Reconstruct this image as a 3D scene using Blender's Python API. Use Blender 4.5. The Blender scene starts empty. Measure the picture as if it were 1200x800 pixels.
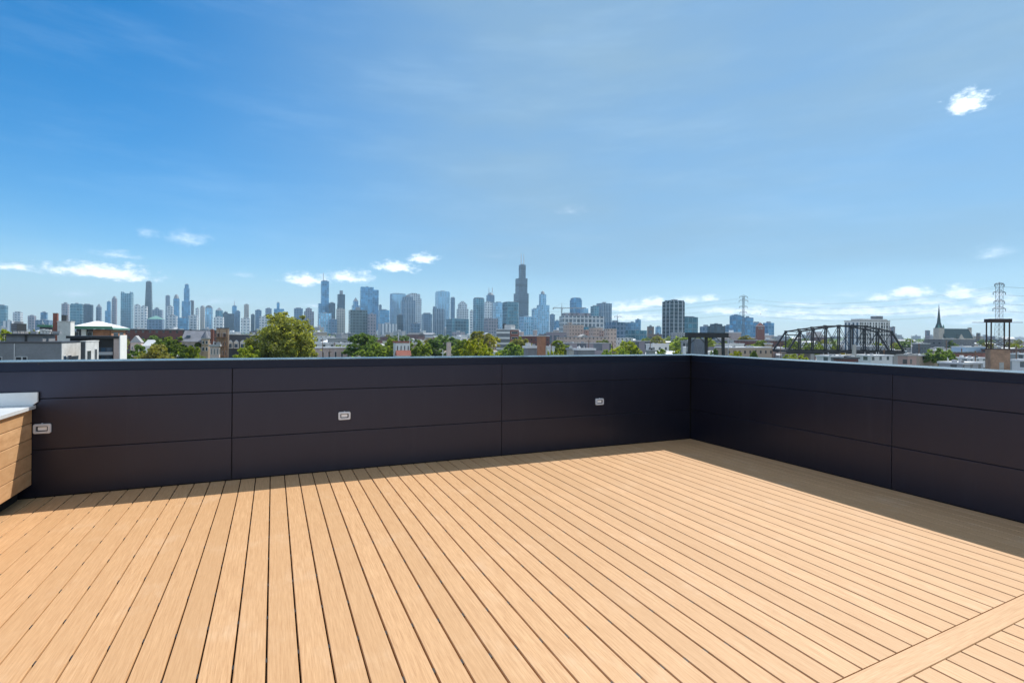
import bpy, math, random
from mathutils import Vector, Matrix
R = math.radians
rnd = random.Random(7)
S = bpy.context.scene
COL = S.collection

# ---------------------------------------------------------------- camera model (photo 1200 x 800)
F, YH, RO, CZ = 607.37, 391.87, 0.0083, 1.558
TH, DB, DK = 0.4316, -0.0285, 0.0272
GZ = -13.0                                   # street level below the roof deck
cR, sR = math.cos(RO), math.sin(RO)

def ray(px, py):
    dx, dy = px - 600, py - YH
    return (dx * cR + dy * sR) / F, -(dy * cR - dx * sR) / F
def P(px, py, Y):
    a, b = ray(px, py)
    return Vector((a * Y, Y, CZ + b * Y))
def Zat(px, py, Y):
    return CZ + ray(px, py)[1] * Y

# ---------------------------------------------------------------- mesh builder
class MB:
    def __init__(self):
        self.v, self.f, self.m = [], [], []
    def add(self, vs, fs, m=0):
        n = len(self.v)
        self.v += [tuple(p) for p in vs]
        self.f += [tuple(i + n for i in f) for f in fs]
        self.m += [m] * len(fs)
        return self
    def box(self, x0, x1, y0, y1, z0, z1, m=0):
        vs = [(x0,y0,z0),(x1,y0,z0),(x1,y1,z0),(x0,y1,z0),(x0,y0,z1),(x1,y0,z1),(x1,y1,z1),(x0,y1,z1)]
        return self.add(vs, [(0,3,2,1),(4,5,6,7),(0,1,5,4),(1,2,6,5),(2,3,7,6),(3,0,4,7)], m)
    def cbox(self, c, sx, sy, sz, rz=0, m=0):
        co, si = math.cos(rz), math.sin(rz)
        vs = []
        for dz in (-sz/2, sz/2):
            for dx, dy in ((-sx/2,-sy/2),(sx/2,-sy/2),(sx/2,sy/2),(-sx/2,sy/2)):
                vs.append((c[0]+dx*co-dy*si, c[1]+dx*si+dy*co, c[2]+dz))
        return self.add(vs, [(0,3,2,1),(4,5,6,7),(0,1,5,4),(1,2,6,5),(2,3,7,6),(3,0,4,7)], m)
    def prism(self, poly, z0, z1, m=0, top=None):
        n = len(poly); top = top or poly
        vs = [(p[0],p[1],z0) for p in poly] + [(p[0],p[1],z1) for p in top]
        fs = [tuple(range(n-1,-1,-1)), tuple(range(n,2*n))]
        fs += [(i,(i+1)%n,n+(i+1)%n,n+i) for i in range(n)]
        return self.add(vs, fs, m)
    def cone(self, poly, z0, apex, m=0):
        n = len(poly)
        vs = [(p[0],p[1],z0) for p in poly] + [apex]
        return self.add(vs, [tuple(range(n-1,-1,-1))] + [(i,(i+1)%n,n) for i in range(n)], m)
    def bar(self, a, b, r, n=4, m=0, r2=None, spin=0.785):
        a, b = Vector(a), Vector(b); r2 = r if r2 is None else r2
        d = (b - a)
        if d.length < 1e-6: return self
        d.normalize()
        u = d.cross(Vector((0,0,1)))
        if u.length < 1e-3: u = Vector((1,0,0))
        u.normalize(); w = d.cross(u)
        vs = []
        for c, rr in ((a, r), (b, r2)):
            for i in range(n):
                t = spin + 2*math.pi*i/n
                vs.append(c + (u*math.cos(t) + w*math.sin(t))*rr)
        fs = [tuple(range(n-1,-1,-1)), tuple(range(n,2*n))] + [(i,(i+1)%n,n+(i+1)%n,n+i) for i in range(n)]
        return self.add(vs, fs, m)
    def gable(self, x0, x1, y0, y1, z0, z1, axis='x', m=0, hip=0.0):
        if axis == 'x':
            ym = (y0+y1)/2; h = hip*(x1-x0)
            vs = [(x0,y0,z0),(x1,y0,z0),(x1,y1,z0),(x0,y1,z0),(x0+h,ym,z1),(x1-h,ym,z1)]
            fs = [(0,3,2,1),(0,1,5,4),(2,3,4,5),(1,2,5),(3,0,4)]
        else:
            xm = (x0+x1)/2; h = hip*(y1-y0)
            vs = [(x0,y0,z0),(x1,y0,z0),(x1,y1,z0),(x0,y1,z0),(xm,y0+h,z1),(xm,y1-h,z1)]
            fs = [(0,3,2,1),(1,2,5,4),(3,0,4,5),(0,1,4),(2,3,5)]
        return self.add(vs, fs, m)
    def build(self, name, mats, parent=None, smooth=False):
        me = bpy.data.meshes.new(name)
        me.from_pydata(self.v, [], self.f)
        if not isinstance(mats, (list, tuple)): mats = [mats]
        for x in mats: me.materials.append(x)
        if len(mats) > 1: me.polygons.foreach_set('material_index', self.m)
        if smooth: me.polygons.foreach_set('use_smooth', [True]*len(me.polygons))
        me.update()
        o = bpy.data.objects.new(name, me); COL.objects.link(o)
        if parent is not None: o.parent = parent
        return o

def ngon(n, rx, ry=None, cx=0, cy=0, off=0):
    ry = rx if ry is None else ry
    return [(cx+rx*math.cos(off+2*math.pi*i/n), cy+ry*math.sin(off+2*math.pi*i/n)) for i in range(n)]
def rect(w, d, cx=0, cy=0):
    return [(cx-w,cy-d),(cx+w,cy-d),(cx+w,cy+d),(cx-w,cy+d)]

def empty(name, loc, rz=0):
    o = bpy.data.objects.new(name, None); COL.objects.link(o)
    o.empty_display_size = 0.5
    o.location = loc; o.rotation_euler = (0,0,rz)
    return o
def tag(o, label=None, cat=None, group=None, kind=None):
    if label: o['label'] = label
    if cat: o['category'] = cat
    if group: o['group'] = group
    if kind: o['kind'] = kind
    return o
def thing(name, label, cat, loc, rz=0, group=None):
    return tag(empty(name, loc, rz), label, cat, group)
def copy_tree(o, kids, parent=None):
    c = o.copy(); COL.objects.link(c)
    if parent is not None: c.parent = parent
    for ch in kids.get(o.name, ()):
        copy_tree(ch, kids, c)
    return c
def kidmap(o, out=None):
    out = {} if out is None else out
    out[o.name] = list(o.children)
    for c in o.children: kidmap(c, out)
    return out

# ---------------------------------------------------------------- materials
def new_mat(name):
    m = bpy.data.materials.new(name); m.use_nodes = True
    nt = m.node_tree
    return m, nt, nt.nodes['Principled BSDF'], nt.nodes['Material Output']
def N(nt, t, **kw):
    n = nt.nodes.new(t)
    for k, v in kw.items(): setattr(n, k, v)
    return n
def math_n(nt, op, a, b=None, c=None, clamp=False):
    n = nt.nodes.new('ShaderNodeMath'); n.operation = op; n.use_clamp = clamp
    for i, x in enumerate((a, b, c)):
        if x is None: continue
        if isinstance(x, (int, float)): n.inputs[i].default_value = x
        else: nt.links.new(x, n.inputs[i])
    return n.outputs[0]
def mixc(nt, fac, a, b, blend='MIX'):
    n = nt.nodes.new('ShaderNodeMix'); n.data_type = 'RGBA'; n.blend_type = blend
    for i, x in ((0, fac), (6, a), (7, b)):
        if isinstance(x, (int, float)): n.inputs[i].default_value = x
        elif isinstance(x, (tuple, list)): n.inputs[i].default_value = (*x[:3], 1)
        else: nt.links.new(x, n.inputs[i])
    return n.outputs[2]
def noise(nt, vec, scale, detail=3, rough=0.55, scl3=None, dims='3D'):
    if scl3:
        mp = nt.nodes.new('ShaderNodeMapping'); mp.inputs['Scale'].default_value = scl3
        nt.links.new(vec, mp.inputs[0]); vec = mp.outputs[0]
    n = nt.nodes.new('ShaderNodeTexNoise'); n.noise_dimensions = dims
    n.inputs['Scale'].default_value = scale; n.inputs['Detail'].default_value = detail
    n.inputs['Roughness'].default_value = rough
    nt.links.new(vec, n.inputs['Vector'])
    return n.outputs[0]
def maprange(nt, x, a, b, c=0.0, d=1.0, smooth=False):
    n = nt.nodes.new('ShaderNodeMapRange')
    if smooth: n.interpolation_type = 'SMOOTHSTEP'
    nt.links.new(x, n.inputs[0])
    for i, v in zip((1,2,3,4), (a,b,c,d)): n.inputs[i].default_value = v
    return n.outputs[0]
def bump(nt, h, bs, strength=0.3, dist=0.01):
    b = nt.nodes.new('ShaderNodeBump'); b.inputs['Strength'].default_value = strength
    b.inputs['Distance'].default_value = dist
    nt.links.new(h, b.inputs['Height']); nt.links.new(b.outputs[0], bs.inputs['Normal'])

def plain(name, col, rough=0.7, var=0.18, scale=0.6, metal=0.0, spec=0.5):
    """a weathered plain surface: base colour broken up by two noises"""
    m, nt, bs, out = new_mat(name)
    tc = N(nt, 'ShaderNodeTexCoord').outputs['Object']
    a = noise(nt, tc, scale, 4); b = noise(nt, tc, scale*7.3, 3)
    f = math_n(nt, 'ADD', math_n(nt, 'MULTIPLY', a, 0.65), math_n(nt, 'MULTIPLY', b, 0.35))
    f = maprange(nt, f, 0.3, 0.7)
    lo = [c*(1-var) for c in col]; hi = [min(1, c*(1+var)) for c in col]
    nt.links.new(mixc(nt, f, lo, hi), bs.inputs['Base Color'])
    bs.inputs['Roughness'].default_value = rough
    bs.inputs['Metallic'].default_value = metal
    bs.inputs['Specular IOR Level'].default_value = spec
    return m

# facade: window grid in the building's own metres, used for buildings whose windows are below a pixel
def facade_group():
    g = bpy.data.node_groups.new('facade', 'ShaderNodeTree')
    itf = g.interface
    for nm, t in (('Wall','NodeSocketColor'),('Glass','NodeSocketColor'),('Bay','NodeSocketFloat'),('Floor','NodeSocketFloat'),
                  ('PierFrac','NodeSocketFloat'),('SpandrelFrac','NodeSocketFloat'),('Rough','NodeSocketFloat'),('Band','NodeSocketFloat')):
        itf.new_socket(name=nm, in_out='INPUT', socket_type=t)
    itf.new_socket(name='Shader', in_out='OUTPUT', socket_type='NodeSocketShader')
    gi = g.nodes.new('NodeGroupInput'); go = g.nodes.new('NodeGroupOutput')
    I = gi.outputs
    tc = g.nodes.new('ShaderNodeTexCoord')
    ge = g.nodes.new('ShaderNodeVectorTransform'); ge.vector_type = 'NORMAL'; ge.convert_from = 'WORLD'; ge.convert_to = 'OBJECT'
    gn = g.nodes.new('ShaderNodeNewGeometry'); g.links.new(gn.outputs['Normal'], ge.inputs[0])
    sp = g.nodes.new('ShaderNodeSeparateXYZ'); g.links.new(tc.outputs['Object'], sp.inputs[0])
    sn = g.nodes.new('ShaderNodeSeparateXYZ'); g.links.new(ge.outputs[0], sn.inputs[0])
    M = lambda *a, **k: math_n(g, *a, **k)
    ax, ay, az = M('ABSOLUTE', sn.outputs[0]), M('ABSOLUTE', sn.outputs[1]), M('ABSOLUTE', sn.outputs[2])
    onx = M('GREATER_THAN', ax, ay)
    h = M('ADD', M('MULTIPLY', sp.outputs[1], onx), M('MULTIPLY', sp.outputs[0], M('SUBTRACT', 1.0, onx)))
    hb = M('DIVIDE', h, I['Bay']); zb = M('DIVIDE', sp.outputs[2], I['Floor'])
    fx, fz = M('FRACT', hb), M('FRACT', zb)
    win = M('MULTIPLY', M('GREATER_THAN', fx, I['PierFrac']), M('GREATER_THAN', fz, I['SpandrelFrac']))
    win = M('MULTIPLY', win, M('LESS_THAN', az, 0.6))
    cv = g.nodes.new('ShaderNodeCombineXYZ')
    g.links.new(M('FLOOR', hb), cv.inputs[0]); g.links.new(M('FLOOR', zb), cv.inputs[1]); g.links.new(onx, cv.inputs[2])
    wn = g.nodes.new('ShaderNodeTexWhiteNoise'); g.links.new(cv.outputs[0], wn.inputs[0])
    # broad bands: every tenth floor is a mechanical storey on some towers
    big = M('MULTIPLY', M('LESS_THAN', M('FRACT', M('DIVIDE', sp.outputs[2], M('MULTIPLY', I['Floor'], 9.0))), 0.12), I['Band'])
    nz = noise(g, tc.outputs['Object'], 0.02, 3)
    gv = M('ADD', 0.55, M('MULTIPLY', wn.outputs[0], 0.75)); gv = M('MULTIPLY', gv, M('ADD', 0.6, M('MULTIPLY', nz, 0.8)))
    gcol = mixc(g, 1.0, I['Glass'], (1.9,1.75,1.6), 'MULTIPLY')
    gm = g.nodes.new('ShaderNodeVectorMath'); gm.operation = 'SCALE'
    g.links.new(gcol, gm.inputs[0]); g.links.new(gv, gm.inputs['Scale'])
    wv = M('SUBTRACT', M('ADD', 0.82, M('MULTIPLY', nz, 0.36)), M('MULTIPLY', big, 0.55))
    wm = g.nodes.new('ShaderNodeVectorMath'); wm.operation = 'SCALE'
    g.links.new(I['Wall'], wm.inputs[0]); g.links.new(wv, wm.inputs['Scale'])
    win2 = M('MULTIPLY', win, M('SUBTRACT', 1.0, big))
    b = g.nodes.new('ShaderNodeBsdfPrincipled')
    g.links.new(mixc(g, win2, wm.outputs[0], gm.outputs[0]), b.inputs['Base Color'])
    rr = M('ADD', M('MULTIPLY', win2, M('SUBTRACT', I['Rough'], 0.75)), 0.75)
    g.links.new(rr, b.inputs['Roughness'])
    g.links.new(M('MULTIPLY', win2, .55), b.inputs['Metallic'])
    b.inputs['Specular IOR Level'].default_value = 0.5
    g.links.new(b.outputs[0], go.inputs[0])
    return g
FG = facade_group()
def facade(name, wall, glass, bay=8, floor=7.5, pier=0.3, spand=0.35, rough=0.12, band=0.0):
    m = bpy.data.materials.new(name); m.use_nodes = True; nt = m.node_tree
    nt.nodes.remove(nt.nodes['Principled BSDF'])
    g = nt.nodes.new('ShaderNodeGroup'); g.node_tree = FG
    g.inputs['Wall'].default_value = (*wall, 1); g.inputs['Glass'].default_value = (*glass, 1)
    for k, v in (('Bay',bay),('Floor',floor),('PierFrac',pier),('SpandrelFrac',spand),('Rough',rough),('Band',band)):
        g.inputs[k].default_value = v
    nt.links.new(g.outputs[0], nt.nodes['Material Output'].inputs[0])
    return m
ST = {
 'blue':   facade('blue_curtain_wall', (.10,.20,.32), (.05,.17,.33), 14, 13, .18, .22),
 'bluel':  facade('pale_blue_curtain_wall', (.36,.47,.58), (.12,.29,.47), 12, 14, .30, .15),
 'rib':    facade('ribbed_pale_glass', (.44,.53,.62), (.11,.27,.43), 6.5, 40, .42, .02),
 'teal':   facade('teal_curtain_wall', (.13,.22,.27), (.03,.11,.17), 14, 15, .16, .25),
 'tealgrid': facade('teal_grid_wall', (.24,.34,.41), (.03,.13,.20), 11, 11, .22, .22),
 'dark':   facade('dark_curtain_wall', (.03,.042,.06), (.025,.048,.08), 13, 13, .25, .25),
 'darkgrid': facade('dark_grid_wall', (.13,.17,.18), (.02,.04,.05), 14, 13, .16, .22),
 'darkcol':facade('dark_wall_with_pale_piers', (.38,.41,.45), (.012,.026,.038), 13, 9, .24, .10),
 'grey':   facade('grey_stone_wall', (.25,.28,.34), (.06,.11,.18), 13, 13, .45, .40, .2),
 'greyv':  facade('grey_wall_vertical_strips', (.29,.33,.39), (.05,.10,.17), 9, 30, .45, .05, .2),
 'mauve':  facade('mauve_stone_wall', (.30,.26,.29), (.09,.11,.15), 12, 14, .45, .35, .2),
 'pale':   facade('pale_concrete_wall', (.62,.63,.64), (.12,.17,.23), 14, 13, .40, .45, .2),
 'white':  facade('white_concrete_wall', (.80,.80,.79), (.13,.18,.25), 15, 14, .50, .45, .2),
 'whitev': facade('white_wall_vertical_strips', (.70,.71,.73), (.10,.14,.20), 14, 60, .60, .02, .2),
 'beige':  facade('beige_stone_wall', (.50,.44,.38), (.14,.15,.17), 12, 13, .5, .45, .2),
 'brown':  facade('brown_stone_wall', (.20,.14,.12), (.06,.07,.09), 12, 13, .4, .4, .2),
 'slate':  facade('slate_blue_wall', (.14,.20,.30), (.04,.10,.18), 13, 13, .35, .35, .15),
 'black_steel': facade('black_steel_wall', (.075,.095,.13), (.05,.075,.11), 10, 12, .35, .30, .2, band=1.0),
 'hancock': facade('dark_bronze_wall', (.06,.065,.075), (.05,.065,.08), 9, 11, .35, .3, .2, band=.6),
 'brickl': facade('red_brick_lowrise', (.155,.06,.05), (.05,.055,.065), 3.6, 3.8, .66, .60, .2),
 'tanl':   facade('tan_brick_lowrise', (.42,.33,.25), (.06,.065,.075), 3.6, 3.8, .66, .60, .2),
 'greyl':  facade('grey_block_lowrise', (.36,.36,.37), (.06,.07,.085), 4.2, 3.8, .66, .60, .2),
 'whitel': facade('white_render_lowrise', (.72,.71,.69), (.08,.10,.12), 4.4, 4.0, .66, .60, .2),
 'pinkl':  facade('pink_brick_lowrise', (.48,.32,.27), (.07,.07,.08), 3.8, 3.8, .66, .60, .2),
 'darkl':  facade('dark_lowrise', (.13,.135,.15), (.05,.06,.075), 4.2, 3.6, .66, .60, .2),
 'stonel': facade('old_stone_lowrise', (.58,.44,.37), (.10,.09,.09), 4.0, 4.2, .66, .60, .3),
 'gridw':  facade('white_grid_wall', (.66,.67,.68), (.05,.07,.10), 9.5, 10.5, .28, .28, .15),
}
M_white   = plain('white_render', (.74,.73,.71), .75, .10, .5)
M_offw    = plain('offwhite_block', (.55,.55,.54), .85, .22, .9)
M_greyblk = plain('grey_block', (.20,.21,.225), .85, .20, .5)
M_greydk  = plain('charcoal_panel', (.055,.058,.065), .55, .2, .4)
M_black   = plain('black_frame', (.018,.02,.024), .45, .2, .5)
M_brick   = plain('red_brick', (.25,.10,.075), .9, .3, .9)
M_brickor = plain('orange_brick', (.36,.17,.10), .9, .3, .9)
M_tan     = plain('tan_brick', (.40,.29,.20), .9, .30, .8)
M_pink    = plain('pinkish_render', (.56,.44,.39), .85, .2, .6)
M_green   = plain('green_fascia', (.07,.22,.13), .5, .12, .3)
M_roofw   = plain('white_membrane_roof', (.74,.74,.74), .8, .16, .12)
M_roofg   = plain('grey_membrane_roof', (.38,.38,.39), .85, .25, .15)
M_roofd   = plain('dark_tar_roof', (.10,.10,.105), .9, .3, .15)
M_slate   = plain('slate_roof', (.17,.18,.21), .7, .25, .7)
M_slategr = plain('dark_green_slate', (.045,.075,.075), .65, .25, .5)
M_copper  = plain('green_copper', (.16,.34,.28), .6, .3, .3)
M_redroof = plain('red_roof', (.32,.11,.08), .85, .25, .4)
M_wood    = plain('brown_timber', (.22,.12,.07), .8, .25, 1.2)
M_steel   = plain('grey_lattice_steel', (.22,.23,.25), .5, .15, .5, .3)
M_rust    = plain('black_bridge_steel', (.022,.021,.024), .65, .4, .5)
M_rusty   = plain('rusty_brown_steel', (.060,.034,.028), .8, .35, 1.2)
M_mottled = plain('mottled_old_brick', (.36,.215,.14), .9, .5, .55)
M_conc    = plain('concrete', (.42,.40,.37), .9, .25, .4)
M_stone   = plain('pale_church_stone', (.48,.43,.36), .85, .2, .4)
M_glass   = plain('dark_window_glass', (.025,.035,.045), .08, .3, .5)
M_glassb  = plain('blue_window_glass', (.05,.10,.16), .08, .3, .4)
M_frame   = plain('pale_window_frame', (.62,.62,.62), .6, .08, 1)
M_roofunit= plain('rooftop_unit_metal', (.30,.31,.33), .5, .2, .8, .3)
M_bark    = plain('bark', (.10,.075,.055), .95, .3, 2.0)
M_wire    = plain('wire', (.05,.05,.055), .5, .1, 1)

def leaf_mat(name, dark, light, trans=0.55):
    m, nt, bs, out = new_mat(name)
    g = N(nt, 'ShaderNodeNewGeometry'); tc = N(nt, 'ShaderNodeTexCoord').outputs['Object']
    oi = N(nt, 'ShaderNodeObjectInfo')
    nz = noise(nt, tc, 0.35, 3)
    f = math_n(nt, 'ADD', math_n(nt, 'MULTIPLY', g.outputs['Random Per Island'], 0.55), math_n(nt, 'MULTIPLY', maprange(nt, nz, .3, .7), 0.45))
    c = mixc(nt, f, dark, light)
    hv = N(nt, 'ShaderNodeHueSaturation')
    nt.links.new(maprange(nt, oi.outputs['Random'], 0, 1, .475, .52), hv.inputs['Hue'])
    nt.links.new(maprange(nt, oi.outputs['Random'], 0, 1, 1.1, .85), hv.inputs['Saturation'])
    nt.links.new(c, hv.inputs['Color'])
    bs.inputs['Roughness'].default_value = .6
    bs.inputs['Specular IOR Level'].default_value = .3
    nt.links.new(hv.outputs[0], bs.inputs['Base Color'])
    tr = N(nt, 'ShaderNodeBsdfTranslucent')
    nt.links.new(mixc(nt, 1.0, hv.outputs[0], (1.75,1.7,.75), 'MULTIPLY'), tr.inputs[0])
    mx = N(nt, 'ShaderNodeMixShader'); mx.inputs[0].default_value = trans
    nt.links.new(bs.outputs[0], mx.inputs[1]); nt.links.new(tr.outputs[0], mx.inputs[2])
    nt.links.new(mx.outputs[0], out.inputs[0])
    return m
L_oak    = leaf_mat('olive_leaves', (.08,.10,.02), (.42,.42,.085))
L_dark   = leaf_mat('dark_green_leaves', (.035,.075,.02), (.17,.26,.05))
L_mid    = leaf_mat('mid_green_leaves', (.06,.11,.02), (.27,.36,.06))
L_lime   = leaf_mat('lime_leaves', (.14,.20,.02), (.42,.48,.04), .45)
L_yellow = leaf_mat('yellowing_leaves', (.15,.15,.03), (.40,.36,.07), .4)

# deck boards: capped composite with long embossed grain, each board its own tone
def deck_mat():
    m, nt, bs, out = new_mat('tan_composite_board')
    tc = N(nt, 'ShaderNodeTexCoord').outputs['Object']
    g = N(nt, 'ShaderNodeNewGeometry')
    rn = g.outputs['Random Per Island']
    off = N(nt, 'ShaderNodeCombineXYZ'); nt.links.new(math_n(nt, 'MULTIPLY', rn, 57.0), off.inputs[1])
    ad = N(nt, 'ShaderNodeVectorMath', operation='ADD'); nt.links.new(tc, ad.inputs[0]); nt.links.new(off.outputs[0], ad.inputs[1])
    v = ad.outputs[0]
    g1 = noise(nt, v, 1.0, 5, .65, (105, 3.5, 20))
    g2 = noise(nt, v, 1.0, 4, .6, (300, 9, 20))
    bl = noise(nt, tc, 2.2, 4, .6)
    sc = noise(nt, tc, 9.0, 5, .7, (1, .35, 1))
    f = math_n(nt, 'ADD', math_n(nt, 'MULTIPLY', g1, .55), math_n(nt, 'MULTIPLY', g2, .45))
    f = maprange(nt, f, .33, .67)
    c = mixc(nt, f, (.42,.222,.098), (.71,.440,.230))
    # board to board tone
    c = mixc(nt, maprange(nt, rn, 0, 1, 0, .55), c, (.47,.272,.130))
    # dusty paler scuffs
    dust = math_n(nt, 'MULTIPLY', maprange(nt, bl, .48, .72, 0, 1, True), maprange(nt, sc, .42, .66, 0, .28))
    c = mixc(nt, dust, c, (.72,.53,.36))
    # a few darker blotches
    spot = maprange(nt, noise(nt, tc, 26, 2, .5), .72, .80, 0, .35)
    c = mixc(nt, spot, c, (.34,.19,.09))
    nt.links.new(c, bs.inputs['Base Color'])
    nt.links.new(maprange(nt, f, 0, 1, .62, .5), bs.inputs['Roughness'])
    bs.inputs['Specular IOR Level'].default_value = .35
    bump(nt, g1, bs, .35, .0015)
    return m
M_deck = deck_mat()
def clad_mat():
    m = M_deck.copy(); m.name = 'tan_composite_cladding'
    return m
M_clad = clad_mat()

def panel_mat():
    m, nt, bs, out = new_mat('dark_anodised_panel')
    tc = N(nt, 'ShaderNodeTexCoord').outputs['Object']
    oi = N(nt, 'ShaderNodeObjectInfo')
    a = noise(nt, tc, 1.6, 4, .6); b = noise(nt, tc, 30, 3, .6)
    c = mixc(nt, maprange(nt, a, .3, .7), (.0036,.0042,.0090), (.0060,.0064,.0115))
    c = mixc(nt, maprange(nt, oi.outputs['Random'], 0, 1, 0, .4), c, (.011,.010,.015))
    # dust film lower down and faint streaks
    st = noise(nt, tc, 1.0, 4, .6, (9, 9, .6))
    c = mixc(nt, maprange(nt, st, .55, .78, 0, .10), c, (.06,.06,.07))
    nt.links.new(c, bs.inputs['Base Color'])
    nt.links.new(maprange(nt, b, .3, .7, .30, .40), bs.inputs['Roughness'])
    bs.inputs['Specular IOR Level'].default_value = .85
    bs.inputs['Specular Tint'].default_value = (.60,.64,.92,1)
    bump(nt, a, bs, .08, .02)
    return m
M_panel = panel_mat()
M_cap = plain('dark_metal_coping', (.035,.042,.055), .20, .15, 1.5, .25, .75)
M_fascia = plain('dark_metal_fascia', (.007,.009,.016), .34, .15, 1.5, .0, .45)
M_fascia.node_tree.nodes['Principled BSDF'].inputs['Specular Tint'].default_value = (.55,.65,1.0,1)
M_core = plain('wall_backing', (.008,.008,.009), .8, .2, 2)
M_galv = plain('galvanised_sheet', (.66,.68,.69), .45, .10, 3.0, .15)
M_lampmetal = plain('brushed_light_metal', (.62,.66,.72), .35, .08, 40, .25)
M_lens = plain('frosted_lens', (.90,.90,.90), .25, .03, 20)
M_gasket = plain('black_gasket', (.02,.02,.022), .6, .1, 20)
M_joist = plain('dark_subframe', (.015,.012,.010), .9, .2, 3)

def ground_mat():
    m, nt, bs, out = new_mat('city_ground')
    tc = N(nt, 'ShaderNodeTexCoord').outputs['Object']
    vo = N(nt, 'ShaderNodeTexVoronoi'); vo.inputs['Scale'].default_value = .018
    nt.links.new(tc, vo.inputs['Vector'])
    wn = N(nt, 'ShaderNodeSeparateColor'); nt.links.new(vo.outputs['Color'], wn.inputs[0])
    nz = noise(nt, tc, .05, 5, .65)
    c = mixc(nt, maprange(nt, nz, .35, .65), (.07,.07,.07), (.17,.16,.145))
    c = mixc(nt, math_n(nt, 'GREATER_THAN', wn.outputs[0], .62), c, (.055,.085,.03))
    c = mixc(nt, math_n(nt, 'GREATER_THAN', wn.outputs[1], .72), c, (.30,.29,.27))
    nt.links.new(c, bs.inputs['Base Color']); bs.inputs['Roughness'].default_value = .9
    return m
M_ground = ground_mat()
HAZE = 0.8e-4; HAZECOL = (.52,.78,1.0,1)
SKY = (1.0, .05, 3.0); SKYSAT = 1.45; SKYHUE = .498; SKYSTR = .090
VEIL = .82; VEILCOL = (2.15,3.3,4.3); BACKFILL = .40; LOWAIR = (3.7,5.2,6.4)
SUNSTR = 3.2; EXPO = 0.75
DROP = set([0,1,2,3,4,5,8,10,14,17,18,19,20,21,22,27,32,34,35,38,39,40,42,48,54,55,56,57,59,60,63,66,70,73,77,78,79,80,81,82,83,86,87,90,96,97,98,99,100,101,102,103,104,112,113,114,115,116,120,121,122,123,124,125,126,127,128,129,130,131,132,133,134,135,139,141,142,143,144,145,149,156,157,160,164,165,166,167,168,169,170,171,172,173,174,175,176,177,179,181,183,184,185,186,187,190,191,193,195,197,198,199,200,204,205,206,207,208,209,210,211,213,214,217,218,219,220,221,222,223,224,225,228,229,232,235,238,239,240,241,242,243,244,245,246,247,248,249,253,255,256,257,259,260,262,265,266,269,270,271,272,273,274,275,277,278,279,280,281,282,283,285,287,289,290,292,294,295,296])
TDROP = set([15,37,51,52])
TDROP = set([])
TDROP = set([])
TDROP = set([])
TDROP = set([1,2,3,4,5,6,7,8,9,10,11,13,14,15,16,17,18,19,20,21,22,23,24,25,26,27,28,29,30,31,32,33,34,35,37,39,40,41,42,43,44,46,47,48,50,52,53,54,56,57,58,59,60,61,62,63,65,66,67,68,70,71,72,73,74,75,77,78,79,81,82,83,84,88,89,90,91,92,93,95,96,97,98,99,100,101,102,103,104,109,111,112,114,115,117,118,119,120,121,122,123,124,125,130,131,132,134,135,145,146,147,148,149,150,152,156,168,169])
# ================================================================ ROOF DECK
v2 = Vector((math.cos(TH), math.sin(TH))); u2 = Vector((-math.sin(TH), math.cos(TH)))
CX, CY = 2.7204, 7.8608                       # inner corner of the two parapets
WH = 1.2688                                   # top of the coping above the boards
BS, B0, Q1, Q2 = 0.1415, -0.0183, 1.448, 1.3222
GAP, BT = 0.0080, 0.024
cx_l = v2.dot(Vector((CX, CY))); cy_l = u2.dot(Vector((CX, CY)))
# back parapet direction and inward normal, in world
wb = Vector((math.cos(TH+DB), math.sin(TH+DB))); nb = Vector((-math.sin(TH+DB), math.cos(TH+DB)))
CB = nb.dot(Vector((CX, CY)))
yback = lambda x: (CB + x*math.sin(DB))/math.cos(DB)
ybrk = lambda x, q: (q + x*math.sin(DK))/math.cos(DK)

def on_back(px, py):
    a, b = ray(px, py); Y = CB/(nb.x*a + nb.y); p = Vector((a*Y, Y, CZ+b*Y)); return p, wb.dot(p.xy)
CR = v2.dot(Vector((CX, CY)))
def on_right(px, py):
    a, b = ray(px, py); Y = CR/(v2.x*a + v2.y); p = Vector((a*Y, Y, CZ+b*Y)); return p, u2.dot(p.xy)

slab = MB().prism([(-14,-9),(16,-9),(16,14),(-14,14)], -0.5, -0.075).build('roof_slab', M_joist)
slab.rotation_euler.z = TH; tag(slab, kind='structure')

def board(mb, x0, x1, ya, yb, z=0.0, t=BT, ch=0.0028):
    pr = [(x0+.0005,-t),(x1-.0005,-t),(x1,-ch*1.6),(x1-ch,0),(x0+ch,0),(x0,-ch*1.6)]
    n = 6
    vs = [(x, ya(x), z+zz) for x, zz in pr] + [(x, yb(x), z+zz) for x, zz in pr]
    fs = [tuple(range(n)), tuple(range(2*n-1, n-1, -1))] + [(i, n+i, n+(i+1)%n, (i+1)%n) for i in range(n)]
    mb.add(vs, fs)
mb = MB()
i0, i1 = int((-4.2-B0)/BS), int((cx_l+.12-B0)/BS)
for i in range(i0, i1+1):
    xa, xb = B0 + BS*i + GAP/2, B0 + BS*(i+1) - GAP/2
    z = rnd.uniform(-.0006, .0006)
    board(mb, xa, xb, lambda x: ybrk(x, Q1)+.004, lambda x: yback(x)+.09, z)
    sh = .028
    board(mb, xa+sh, xb+sh, lambda x: -5.0, lambda x: ybrk(x, Q2)-.004, z+rnd.uniform(-.0006,.0006))
deck = mb.build('deck', M_deck); deck.rotation_euler.z = TH
tag(deck, kind='structure')
bb = MB(); board(bb, -(Q1-Q2)/2, (Q1-Q2)/2, lambda x: -9.5, lambda x: 5.0)
brk = bb.build('border_board', M_deck, deck)
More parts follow.
